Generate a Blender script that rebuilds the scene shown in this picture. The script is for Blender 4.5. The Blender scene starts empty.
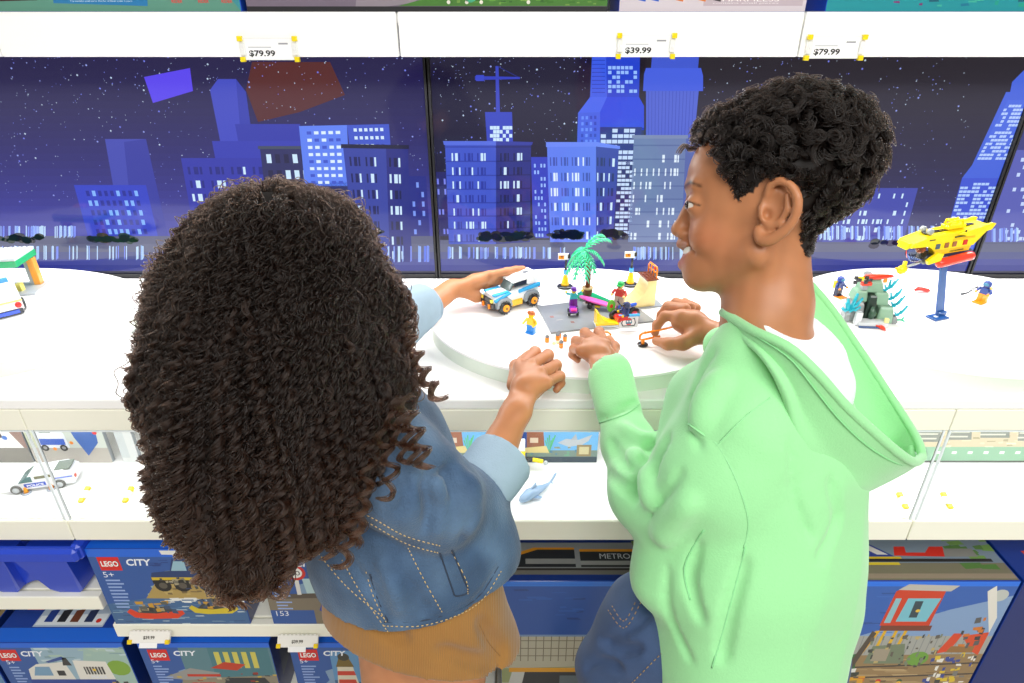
import bpy, math, random
import numpy as np
from mathutils import Vector, Matrix
random.seed(7); RNG = np.random.default_rng(7)
S = bpy.context.scene
COL = S.collection
# ------------------------------------------------------------------ camera, light, exposure
PITCH = math.radians(27.8); FPX = 640.0; CAMZ = 1.40
CP, SP = math.cos(PITCH), math.sin(PITCH)
cam_d = bpy.data.cameras.new('camera'); cam = bpy.data.objects.new('camera', cam_d); COL.objects.link(cam)
cam.location = (0, 0, CAMZ); cam.rotation_euler = (math.pi/2 - PITCH, 0, 0)
cam_d.sensor_width = 36; cam_d.lens = 36*FPX/1024; cam_d.clip_start = .02
S.camera = cam
S.view_settings.view_transform = 'Standard'; S.view_settings.look = 'None'
S.view_settings.gamma = 1; S.view_settings.use_curve_mapping = False
S.view_settings.exposure = 0.0
w = bpy.data.worlds.new('store_light'); S.world = w; w.use_nodes = True
w.node_tree.nodes['Background'].inputs[0].default_value = (1.0, .95, .88, 1)
w.node_tree.nodes['Background'].inputs[1].default_value = .42

def area(name, loc, rot, sx, sy, power, col=(1, 1, 1)):
    l = bpy.data.lights.new(name, 'AREA'); l.shape = 'RECTANGLE'; l.size = sx; l.size_y = sy
    l.energy = power; l.color = col
    o = bpy.data.objects.new(name, l); COL.objects.link(o); o.location = loc; o.rotation_euler = rot
    return o
area('store_ceiling_light', (.5, -1.15, 2.6), (math.radians(33), math.radians(4), 0), 2.4, 1.2, 78, (1, .99, .97))
area('counter_strip_light', (0, 1.27, 1.285), (math.radians(-14), 0, 0), 2.9, .05, 19, (1, .99, .97))
area('display_strip_light', (0, .93, .775), (0, 0, 0), 2.9, .08, 3.6, (1, .99, .96))

# ------------------------------------------------------------------ helpers
def W(px, py, D):                       # a point at forward distance D
    u = (px-512)/FPX; v = (py-341.5)/FPX
    return Vector((u*D, (CP - v*SP)*D, CAMZ + (-SP - v*CP)*D))
def WY(px, py, Y):                      # a point on the vertical plane y = Y
    v = (py-341.5)/FPX
    return W(px, py, Y/(CP - v*SP))
def WZ(px, py, z):                      # a point on the horizontal plane at height z
    v = (py-341.5)/FPX
    return W(px, py, (z-CAMZ)/(-SP - v*CP))
def lin(c):
    c = np.array(c[:3], float)/255.
    return tuple(np.where(c <= .04045, c/12.92, ((c+.055)/1.055)**2.4))
def tag(o, label=None, cat=None, group=None, kind=None):
    if label: o['label'] = label
    if cat: o['category'] = cat
    if group: o['group'] = group
    if kind: o['kind'] = kind
    return o
def thing(name, label, cat, loc=(0, 0, 0), rz=0, group=None):
    o = bpy.data.objects.new(name, None); COL.objects.link(o)
    o.empty_display_size = .02
    o.location = loc; o.rotation_euler = (0, 0, rz)
    return tag(o, label, cat, group)
_m = {}
def mat(name, rgb=None, rough=.5, metal=0, spec=.5, coat=0, trans=0, ior=1.45, emit=0, bump=None, mott=None, sss=0, sheen=0, alpha=1):
    if name in _m: return _m[name]
    m = bpy.data.materials.new(name); m.use_nodes = True; _m[name] = m
    nt = m.node_tree; b = nt.nodes['Principled BSDF']
    I = b.inputs
    I['Roughness'].default_value = rough; I['Metallic'].default_value = metal
    I['Specular IOR Level'].default_value = spec; I['Coat Weight'].default_value = coat
    I['Coat Roughness'].default_value = .05
    I['Transmission Weight'].default_value = trans; I['IOR'].default_value = ior
    I['Alpha'].default_value = alpha
    if sss:
        I['Subsurface Weight'].default_value = sss; I['Subsurface Radius'].default_value = (.012, .005, .003); I['Subsurface Scale'].default_value = .6
    if sheen: I['Sheen Weight'].default_value = sheen; I['Sheen Roughness'].default_value = .5
    if rgb is None:
        a = nt.nodes.new('ShaderNodeVertexColor'); a.layer_name = 'Col'; src = a.outputs[0]
    else:
        r = nt.nodes.new('ShaderNodeRGB'); r.outputs[0].default_value = (*lin(rgb), 1); src = r.outputs[0]
    tc = nt.nodes.new('ShaderNodeTexCoord')
    if mott:
        sc, amt = mott
        n = nt.nodes.new('ShaderNodeTexNoise'); n.inputs['Scale'].default_value = sc; n.inputs['Detail'].default_value = 5
        nt.links.new(tc.outputs['Object'], n.inputs['Vector'])
        mr = nt.nodes.new('ShaderNodeMapRange'); mr.inputs[3].default_value = 1-amt; mr.inputs[4].default_value = 1+amt
        nt.links.new(n.outputs[0], mr.inputs[0])
        vm = nt.nodes.new('ShaderNodeVectorMath'); vm.operation = 'SCALE'
        nt.links.new(src, vm.inputs[0]); nt.links.new(mr.outputs[0], vm.inputs['Scale']); src = vm.outputs[0]
    nt.links.new(src, I['Base Color'])
    if emit:
        nt.links.new(src, I['Emission Color']); I['Emission Strength'].default_value = emit
    if bump:
        sc, st = bump
        n = nt.nodes.new('ShaderNodeTexNoise'); n.inputs['Scale'].default_value = sc; n.inputs['Detail'].default_value = 4
        nt.links.new(tc.outputs['Object'], n.inputs['Vector'])
        bp = nt.nodes.new('ShaderNodeBump'); bp.inputs['Strength'].default_value = st; bp.inputs['Distance'].default_value = .002
        nt.links.new(n.outputs[0], bp.inputs['Height']); nt.links.new(bp.outputs[0], I['Normal'])
    return m
PLASTIC = mat('toy_plastic', None, .22, coat=.3)
PRINT = mat('printed_card', None, .28, coat=.25)
SCREEN = mat('lit_screen_picture', None, .08, coat=.0, emit=1.0)
nb = SCREEN.node_tree.nodes['Principled BSDF']
for l in list(nb.inputs['Base Color'].links): SCREEN.node_tree.links.remove(l)
nb.inputs['Base Color'].default_value = (.006, .006, .008, 1)
WHITE = mat('white_laminate', (252, 252, 250), .42, mott=(3, .01))
CREAM = mat('white_painted_metal', (249, 248, 232), .45, mott=(4, .012))

class MB:
    """collects primitives with a colour each, builds ONE mesh object"""
    def __init__(s): s.v = []; s.f = []; s.c = []; s.col = (200, 200, 200); s.M = Matrix(); s.sm = []
    def add(s, vs, fs, col=None, smooth=False):
        n = len(s.v)
        s.v += [tuple(s.M @ Vector(p)) for p in vs]
        s.f += [tuple(i+n for i in f) for f in fs]
        s.c += [lin(col or s.col)]*len(fs); s.sm += [smooth]*len(fs)
        return s
    def box(s, c, d, col=None, R=None, taper=1, bev=None):
        x, y, z = d[0]/2, d[1]/2, d[2]/2
        b = min(x, y, z)*.16 if bev is None else min(bev, .9*min(x, y, z))
        R = R or Matrix.Identity(3); vs = []; fs = []
        # chamfered box: 24 vertices
        idx = {}
        for sx in (-1, 1):
            for sy in (-1, 1):
                for sz in (-1, 1):
                    for a in range(3):
                        p = [sx*(x-b), sy*(y-b), sz*(z-b)]
                        p[a] = (sx*x, sy*y, sz*z)[a]
                        if p[2] > 0: p[0] *= taper; p[1] *= taper
                        idx[sx, sy, sz, a] = len(vs); vs.append(Vector(c) + R @ Vector(p))
        def q(l, out):
            pts = [vs[i]-Vector(c) for i in l]; n = (pts[1]-pts[0]).cross(pts[2]-pts[0])
            if n.dot(R @ Vector(out)) < 0: l = l[::-1]
            fs.append(tuple(l))
        for a in range(3):
            o1, o2 = [k for k in range(3) if k != a]
            for sg in (-1, 1):
                l = []
                for (p1, p2) in ((-1, -1), (1, -1), (1, 1), (-1, 1)):
                    k = [0, 0, 0]; k[a] = sg; k[o1] = p1; k[o2] = p2; l.append(idx[k[0], k[1], k[2], a])
                out = [0, 0, 0]; out[a] = sg; q(l, out)
        for a in range(3):                        # edges parallel to axis a
            o1, o2 = [k for k in range(3) if k != a]
            for s1 in (-1, 1):
                for s2 in (-1, 1):
                    k = [0, 0, 0]; k[o1] = s1; k[o2] = s2
                    l = []
                    k[a] = -1; l.append(idx[k[0], k[1], k[2], o1]); k[a] = 1; l.append(idx[k[0], k[1], k[2], o1])
                    l.append(idx[k[0], k[1], k[2], o2]); k[a] = -1; l.append(idx[k[0], k[1], k[2], o2])
                    out = [0, 0, 0]; out[o1] = s1; out[o2] = s2; q(l, out)
        for sx in (-1, 1):
            for sy in (-1, 1):
                for sz in (-1, 1): q([idx[sx, sy, sz, a] for a in range(3)], (sx, sy, sz))
        return s.add(vs, fs, col)
    def rev(s, c, prof, col=None, n=16, ax=(0, 0, 1), smooth=True):
        """lathe: prof = [(r, h)...] along axis ax through c"""
        ax = Vector(ax).normalized(); t = ax.orthogonal().normalized(); b = ax.cross(t); c = Vector(c)
        vs = []; fs = []
        for r, h in prof:
            for k in range(n):
                a = 2*math.pi*k/n; vs.append(c + ax*h + (t*math.cos(a) + b*math.sin(a))*max(r, 1e-6))
        for i in range(len(prof)-1):
            for k in range(n):
                k2 = (k+1) % n; fs.append((i*n+k, i*n+k2, (i+1)*n+k2, (i+1)*n+k))
        fs.append(tuple(range(n))[::-1]); fs.append(tuple(range((len(prof)-1)*n, len(prof)*n)))
        return s.add(vs, fs, col, smooth)
    def cyl(s, a, b, r, col=None, n=14, r2=None):
        a = Vector(a); b = Vector(b); h = (b-a).length; r2 = r if r2 is None else r2; e = min(r, r2, h)*.12
        return s.rev(a, [(r-e, 0), (r, e), (r2, h-e), (r2-e, h)], col, n, b-a)
    def ball(s, c, r, col=None, sc=(1, 1, 1), n=12, R=None):
        R = R or Matrix.Identity(3); vs = []; fs = []; m = n//2+1; c = Vector(c)
        for i in range(m+1):
            th = math.pi*i/m
            for k in range(n):
                a = 2*math.pi*k/n
                vs.append(c + R @ Vector((r*sc[0]*math.sin(th)*math.cos(a), r*sc[1]*math.sin(th)*math.sin(a), r*sc[2]*math.cos(th))))
        for i in range(m):
            for k in range(n): fs.append((i*n+k, (i+1)*n+k, (i+1)*n+(k+1) % n, i*n+(k+1) % n))
        return s.add(vs, fs, col, True)
    def tube(s, pts, r, col=None, n=8, flat=1):
        pts = [Vector(p) for p in pts]; m = len(pts)
        rs = r if hasattr(r, '__len__') else [r]*m
        vs = []; fs = []; T0 = None; nn = None
        for i, p in enumerate(pts):
            T = (pts[min(i+1, m-1)] - pts[max(i-1, 0)]).normalized()
            if nn is None: nn = T.orthogonal().normalized()
            else: nn = (nn - T*nn.dot(T)).normalized()
            b = T.cross(nn)
            for k in range(n):
                a = 2*math.pi*k/n; vs.append(p + (nn*math.cos(a) + b*math.sin(a)*flat)*rs[i])
        for i in range(m-1):
            for k in range(n): fs.append((i*n+k, i*n+(k+1) % n, (i+1)*n+(k+1) % n, (i+1)*n+k))
        fs.append(tuple(range(n))[::-1]); fs.append(tuple(range((m-1)*n, m*n)))
        return s.add(vs, fs, col, True)
    def prism(s, poly, depth, O, ex, ey, col=None):
        """2-D polygon (in ex, ey) extruded along ex x ey by depth"""
        O, ex, ey = Vector(O), Vector(ex).normalized(), Vector(ey).normalized(); n = ex.cross(ey)
        if sum(poly[i][0]*poly[(i+1) % len(poly)][1]-poly[(i+1) % len(poly)][0]*poly[i][1] for i in range(len(poly))) < 0: poly = poly[::-1]
        m = len(poly)
        vs = [O+ex*a+ey*b for a, b in poly] + [O+ex*a+ey*b+n*depth for a, b in poly]
        fs = [tuple(range(m))[::-1], tuple(range(m, 2*m))] + [(i, (i+1) % m, m+(i+1) % m, m+i) for i in range(m)]
        return s.add(vs, fs, col)
    def build(s, name, m=None, parent=None, label=None):
        me = bpy.data.meshes.new(name); me.from_pydata(s.v, [], s.f)
        ca = me.color_attributes.new('Col', 'FLOAT_COLOR', 'CORNER')
        arr = np.ones((len(me.loops), 4), np.float32); k = 0
        for f, c in zip(s.f, s.c): arr[k:k+len(f), :3] = c; k += len(f)
        ca.data.foreach_set('color', arr.ravel())
        me.polygons.foreach_set('use_smooth', s.sm)
        me.update(); me.materials.append(m or PLASTIC)
        o = bpy.data.objects.new(name, me); COL.objects.link(o)
        if parent: o.parent = parent
        if label: o['label'] = label
        return o
def text_mesh(txt, bold=False, space=1.0):
    cu = bpy.data.curves.new('t', 'FONT'); cu.body = txt; cu.size = 1; cu.align_x = 'LEFT'; cu.space_character = space
    if bold: cu.offset = .03
    cu.resolution_u = 3
    o = bpy.data.objects.new('t', cu); COL.objects.link(o)
    dg = bpy.context.evaluated_depsgraph_get(); dg.update()
    me = bpy.data.meshes.new_from_object(o.evaluated_get(dg))
    vs = [(v.co.x, v.co.y) for v in me.vertices]; fs = [tuple(p.vertices) for p in me.polygons]
    bpy.data.objects.remove(o); bpy.data.meshes.remove(me); bpy.data.curves.remove(cu)
    if not vs: return [], [], 1, 1
    x0 = min(v[0] for v in vs); x1 = max(v[0] for v in vs); y0 = min(v[1] for v in vs); y1 = max(v[1] for v in vs)
    return [((x-x0), (y-y0)) for x, y in vs], fs, x1-x0, y1-y0
_tc = {}
class Art(MB):
    """flat printed picture on a plane: 2-D coordinates a (right), b (up) in metres from O"""
    def __init__(s, O, ex, ey, lift=.00012):
        super().__init__(); s.O = Vector(O); s.ex = Vector(ex).normalized(); s.ey = Vector(ey).normalized()
        s.n = s.ex.cross(s.ey); s.lift = lift; s.k = 0; s.sx = s.sy = 1
    def P(s, a, b):
        if s.sx != 1 or s.sy != 1: a = min(max(a, .002), .998); b = min(max(b, .002), .998)
        return s.O + s.ex*(a*s.sx) + s.ey*(b*s.sy) + s.n*(s.lift*(1+s.k))
    def poly(s, pts, col, layer=None):
        if layer is not None: s.k = layer
        return s.add([s.P(*p) for p in pts], [tuple(range(len(pts)))], col)
    def rect(s, x0, y0, x1, y1, col, layer=None): return s.poly([(x0, y0), (x1, y0), (x1, y1), (x0, y1)], col, layer)
    def disc(s, x, y, r, col, layer=None, ry=None, n=14):
        ry = ry or r*s.sx/s.sy
        return s.poly([(x+r*math.cos(2*math.pi*k/n), y+ry*math.sin(2*math.pi*k/n)) for k in range(n)], col, layer)
    def text(s, txt, x, y, h, col, layer=None, w=None, bold=False, skew=0):
        if layer is not None: s.k = layer
        key = (txt, bold)
        if key not in _tc: _tc[key] = text_mesh(txt, bold)
        vs, fs, tw, th = _tc[key]
        if not vs: return s
        sy = h/th; sx = (w/tw) if w else sy*(s.sy/s.sx)
        return s.add([s.P(x+vx*sx+vy*sy*skew, y+vy*sy) for vx, vy in vs], fs, col)
def dup(o, parent=None):
    c = o.copy(); COL.objects.link(c)
    if parent: c.parent = parent
    for ch in list(o.children): dup(ch, c)
    return c
# ------------------------------------------------------------------ the setting
ZC, ZD, ZL = .854, .884, .599           # counter top, round platform top, lower display deck
YF, YS, YU = .84, 1.348, 1.27           # counter front, screens, upper shelf front
def struct(mb, name, m): return tag(mb.build(name, m), kind='structure')
FLOOR = mat('pale_floor_tile', (196, 190, 180), .35, mott=(6, .05))
WALLM = mat('white_back_panel', (225, 224, 220), .5, mott=(3, .01))
m = MB(); m.box((0, .2, -.02), (5.2, 3.2, .04)); struct(m, 'floor', FLOOR)
m = MB(); m.box((0, 1.48, 1.1), (5.2, .06, 2.2)); struct(m, 'wall_back', WALLM)

def unit_x():                           # bays of the fixture
    return [(-1.62, -.776), (-.776, -.035), (-.035, .70), (.70, 1.50)]
# upper shelf: white fascia boards, each one a board of its own on the shelf
t = thing('upper_shelf', 'white upper shelf running above the lit city screens', 'shelf', (0, YU, 1.315))
m = MB(); m.box((0, .042, .062), (3.2, .066, .016)); m.build('shelf_deck', WHITE, t)
for x0, x1 in ((-1.62, -.927), (-.927, -.204), (-.204, .519), (.519, 1.6)):
    m = MB(); m.box(((x0+x1)/2, .009, .0365), (x1-x0-.003, .018, .073), bev=.0015); m.build('fascia_board', WHITE, t)
# counter
t = thing('display_counter', 'long white play counter with thick front edge below the screens', 'counter', (0, YF, 0))
m = MB(); m.box((0, .25, ZC-.009), (3.2, .50, .018), bev=.002); m.build('countertop', WHITE, t)
for x0, x1 in ((-1.62, -.776), (-.776, -.0), (0, .70), (.70, 1.6)):
    m = MB(); m.box(((x0+x1)/2, .009, ZC-.0385), (x1-x0-.0012, .018, .039), bev=.001); m.build('front_panel', CREAM, t)
def platform(cx, label, rx=.288, ry=.234):
    n = 96; P = [(rx*math.cos(2*math.pi*k/n), ry*math.sin(2*math.pi*k/n)) for k in range(n)]
    t = thing('round_platform', label, 'display platform', (cx, 1.092, ZC+.0002), 0, 'round raised platforms on the counter')
    m = MB(); m.prism(P, .0255, (0, 0, 0), (1, 0, 0), (0, 1, 0)); m.build('platform_body', mat('platform_edge', (226, 236, 222), .35), t)
    P2 = [(a*1.004, b*1.004) for a, b in P]
    m = MB(); m.prism(P2, .0042, (0, 0, .0255), (1, 0, 0), (0, 1, 0)); m.build('platform_top', WHITE, t)
platform(.136, 'round white platform carrying the toy skate park between the children')
platform(.83, 'round white platform carrying the yellow toy submarine')
platform(-1.07, 'round white platform carrying the toy police car at far left', rx=.36)

# lower display: deck, deck lip, acrylic fronts
t = thing('lower_display_shelf', 'white display shelf with thick front lip under the play counter', 'shelf', (0, YF, 0))
m = MB(); m.box((0, .22, ZL-.008), (3.2, .42, .016)); m.build('shelf_deck', WHITE, t)
for x0, x1 in unit_x():
    m = MB(); m.box(((x0+x1)/2, .009, ZL-.0185), (x1-x0-.002, .018, .045), bev=.0015); m.build('shelf_lip', CREAM, t)
ACR = mat('clear_acrylic', (250, 253, 255), .02, trans=1, ior=1.15, spec=.25)
ACE = mat('acrylic_edge', (226, 234, 238), .15)
for (x0, x1), lb in zip(unit_x(), ('clear acrylic front of the display shelf at the far left', 'clear acrylic front of the display shelf before the white toy police car',
        'clear acrylic front of the display shelf between the children', 'clear acrylic front of the display shelf right of the boy')):
    t = thing('acrylic_front', lb, 'acrylic pane', ((x0+x1)/2, YF+.004, ZL+.004), 0, 'acrylic fronts of the display shelf')
    wd = x1-x0-.006; hh = ZC-.058-ZL-.006
    m = MB(); m.box((0, 0, hh/2), (wd-.008, .002, hh-.006), bev=.0002); m.build('pane', ACR, t)
    m = MB()
    for sx in (-1, 1): m.box((sx*(wd/2-.002), 0, hh/2), (.004, .003, hh), bev=.0004)
    m.box((0, 0, hh-.0015), (wd-.01, .003, .003), bev=.0004)
    m.build('pane_edge', ACE, t)
# stock shelves under the display
def stock_shelf(x0, x1, z, label):
    t = thing('stock_shelf', label, 'shelf', ((x0+x1)/2, YF, z), 0, 'stock shelves')
    m = MB(); m.box((0, .22, -.008), (x1-x0-.004, .40, .016)); m.build('shelf_deck', CREAM, t)
    m = MB(); m.box((0, .008, -.0175), (x1-x0-.004, .016, .035), bev=.0015); m.build('shelf_lip', CREAM, t)
stock_shelf(-1.62, -.776, .414, 'cream metal shelf holding the blue plastic bin')
stock_shelf(-1.62, -.776, .09, 'cream metal shelf under the police transporter toy box')
stock_shelf(-.776, -.035, .337, 'cream metal shelf under the off-road car and speedboat toy box')
stock_shelf(-.776, -.035, .09, 'cream metal shelf under the lighthouse toy box')
stock_shelf(-.035, .70, .07, 'cream metal shelf under the passenger train toy box')
stock_shelf(.70, 1.50, .07, 'cream metal shelf reaching right below the freight train toy box')
t = thing('fixture_frame', 'white upright frame and dark back panels carrying all the shelves', 'shelving frame', (0, 1.30, 0))
m = MB(); m.box((0, .05, .42), (3.2, .03, .80)); m.build('back_panel', WALLM, t)
for x in (-1.62, -.776, -.035, .70, 1.50):
    m = MB(); m.box((x, .015, .395), (.03, .03, .79)); m.build('upright', CREAM, t)

# ------------------------------------------------------------------ lit city screens
def U(px, py): p = WY(px, py, YS); return (p.x, p.z)
def quad_px(a, *pts, col=(0, 0, 0), layer=None): a.poly([U(*p) for p in pts], col, layer)
def building(a, q, rows, cols, wall, win, plit, layer, off=None, mx=.12, ww=.55, wh=.55, my=.06, pat=None, trim=None):
    """q = 4 pixel corners: top-left, top-right, bottom-right, bottom-left"""
    Q = [np.array(U(*p)) for p in q]
    def L(s, t): return (Q[0]*(1-s)+Q[1]*s)*(1-t) + (Q[3]*(1-s)+Q[2]*s)*t
    a.poly([tuple(L(0, 0)), tuple(L(1, 0)), tuple(L(1, 1)), tuple(L(0, 1))], wall, layer)
    if trim: 
        for r in range(rows+1):
            t0 = my*.5+(1-my)*r/rows; a.poly([tuple(L(-.01, t0)), tuple(L(1.01, t0)), tuple(L(1.01, t0+.012)), tuple(L(-.01, t0+.012))], trim, layer+1)
    for r in range(rows):
        for c in range(cols):
            if pat == 'tri':
                s0 = mx + (1-2*mx)*((c//3)*3.45+(c % 3)*.95)/(cols*1.15); s1 = s0 + (1-2*mx)/cols*(.62 if c % 3 == 1 else .34)
            else:
                s0 = mx+(1-2*mx)*(c+.5-ww/2)/cols; s1 = s0+(1-2*mx)*ww/cols
            t0 = my+(1-my)*(r+.25)/rows; t1 = t0+(1-my)*wh/rows
            lit = random.random() < plit
            if not lit and off is None: continue
            a.poly([tuple(L(s0, t0)), tuple(L(s1, t0)), tuple(L(s1, t1)), tuple(L(s0, t1))], win if lit else off, layer+1)
LIT = (205, 232, 255)
def sky(a, x0, x1, cols_top, cols_bot, n=24):
    for i in range(n):
        ya = 56+(236-56)*i/n; yb = 56+(236-56)*(i+1)/n; t = (i/(n-1))**1.5
        c = tuple(cols_top[k]*(1-t)+cols_bot[k]*t for k in range(3))
        za = U(512, ya)[1] if i else 1.40; zb = U(512, yb)[1]
        a.rect(x0, zb, x1, za, c, 0)
def ground(a, x0, x1):
    z = lambda y: U(512, y)[1]
    for y0, y1, c in ((236, 244, (84, 88, 122)), (244, 252, (92, 96, 128)), (252, 259, (78, 84, 138)), (259, 265, (62, 68, 150)), (265, 271, (40, 48, 140)), (271, 280, (14, 16, 50))):
        a.rect(x0, z(y1), x1, z(y0), c, 0)
def stars(a, x0, x1, n, ymax=205):
    for i in range(int(n*1.5)):
        px = random.uniform(x0, x1); py = 57+(ymax-57)*random.random()**1.15
        s = random.choice((.6, .7, .8, 1.0, 1.3)) if random.random() < .92 else 2.0
        x, z = U(px, py); r = s*.00105; b = random.choice((.5, .7, 1))
        a.poly([(x-r, z), (x, z-r), (x+r, z), (x, z+r)], (150*b+40, 170*b+40, 235), 1)
def bushes(a, x0, x1, y, col, n, h=8):
    for i in range(n):
        x, z = U(random.uniform(x0, x1), y+random.uniform(-h*.35, h*.4))
        a.disc(x, z, random.uniform(.006, .014), tuple(c*random.uniform(.7, 1.2) for c in col), 20, ry=random.uniform(.004, .008), n=9)
def litstrip(a, x0, x1, y0, y1, n, lay=12):
    for i in range(n):
        px = random.uniform(x0, x1); w_ = random.choice((1, 1.4, 2.4))
        quad_px(a, (px, y0+random.uniform(-1, 1)), (px+w_, y0), (px+w_, y1+random.uniform(-3, 0)), (px, y1), col=random.choice(((190, 220, 255), (150, 180, 250), (120, 140, 240))), layer=lay)
def screen(x0, x1, label, fn):
    t = thing('display_screen', label, 'screen', ((x0+x1)/2, YS+.001, ZC-.02), 0, 'city screens behind the counter')
    z1 = 1.366; z0 = .862; fr = .0045
    m = MB(); m.box((0, .022, .265), (x1-x0-.001, .04, .53), (18, 18, 20), bev=.002)
    for sx in (-1, 1): m.box((sx*((x1-x0)/2-fr/2-.0005), -.002, .265), (fr, .008, .53), (22, 22, 24))
    m.box((0, -.002, z0-ZC+.016), (x1-x0-.012, .008, .009), (20, 20, 22))
    m.build('screen_housing', mat('black_bezel', None, .3), t)
    a = Art((-(x0+x1)/2, -.001, -(ZC-.02)), (1, 0, 0), (0, 0, 1), .000045)
    fn(a, x0+.006, x1-.006)
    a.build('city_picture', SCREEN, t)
def clipx(a, x0, x1):
    o = a.O.x; a.v = [(min(max(v[0], x0+o), x1+o), v[1], min(v[2], 1.362+a.O.z)) for v in a.v]
def scrL(a, x0, x1):
    sky(a, x0, x1, (28, 22, 70), (66, 68, 168)); ground(a, x0, x1)
    # store reflections on the screen glass, painted into the picture as coloured shapes
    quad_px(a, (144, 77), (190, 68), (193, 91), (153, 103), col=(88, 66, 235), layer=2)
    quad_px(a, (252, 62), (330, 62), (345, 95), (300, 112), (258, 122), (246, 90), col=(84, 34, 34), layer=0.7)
    stars(a, 0, 424, 420)
    B = lambda q, c, l=3: quad_px(a, *q, col=c, layer=l)
    B([(105, 139), (146, 139), (168, 236), (122, 236)], (66, 74, 176)); B([(124, 142), (146, 139), (168, 236), (134, 236)], (54, 60, 160), 4)
    building(a, [(74, 185), (146, 185), (158, 236), (88, 236)], 5, 9, (50, 66, 196), (130, 180, 255), .35, 5, (34, 44, 150))
    B([(210, 90), (218, 79), (236, 79), (246, 92), (254, 150), (222, 150)], (62, 72, 190)); B([(236, 79), (246, 92), (254, 150), (242, 150)], (50, 60, 172), 4)
    B([(235, 124), (300, 124), (302, 150), (240, 150)], (48, 56, 168), 5); B([(212, 141), (300, 141), (302, 162), (216, 162)], (52, 60, 176), 6)
    building(a, [(181, 158), (300, 158), (306, 242), (196, 242)], 6, 15, (50, 56, 168), LIT, .32, 7, (36, 40, 130), pat='tri', mx=.04)
    building(a, [(260, 148), (345, 148), (350, 182), (264, 182)], 2, 9, (42, 44, 96), LIT, .5, 9, (30, 30, 70), mx=.04)
    B([(258, 146), (346, 146), (346, 149), (258, 149)], (64, 74, 96), 10)
    building(a, [(299, 126), (347, 125), (350, 186), (305, 186)], 8, 5, (92, 128, 242), (220, 240, 255), .72, 11, (60, 84, 200), ww=.62, wh=.42)
    building(a, [(347, 125), (389, 124), (391, 150), (350, 150)], 3, 6, (60, 84, 200), (210, 232, 255), .75, 11, (40, 56, 150), ww=.6, wh=.4)
    building(a, [(296, 182), (352, 182), (356, 242), (302, 242)], 5, 6, (40, 44, 100), LIT, .25, 11, (26, 28, 66), pat='tri')
    building(a, [(343, 146), (386, 147), (390, 262), (356, 262)], 7, 6, (52, 66, 160), LIT, .42, 13, (24, 30, 92), pat='tri', my=.05)
    building(a, [(386, 147), (408, 148), (412, 262), (390, 262)], 7, 3, (36, 42, 128), LIT, .5, 13, (18, 22, 74), pat='tri', my=.05)
    B([(341, 144), (409, 145), (409, 149), (341, 148)], (24, 26, 58), 16)
    building(a, [(408, 176), (426, 176), (430, 236), (411, 236)], 6, 3, (34, 40, 130), (120, 150, 240), .3, 11)
    litstrip(a, 0, 80, 226, 238, 40); litstrip(a, 0, 150, 246, 260, 30); litstrip(a, 385, 428, 246, 262, 14, 17)
    bushes(a, 0, 40, 238, (24, 40, 44), 24); bushes(a, 90, 135, 238, (30, 52, 50), 34); bushes(a, 360, 380, 232, (18, 26, 40), 16)
    clipx(a, x0, x1)
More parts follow.
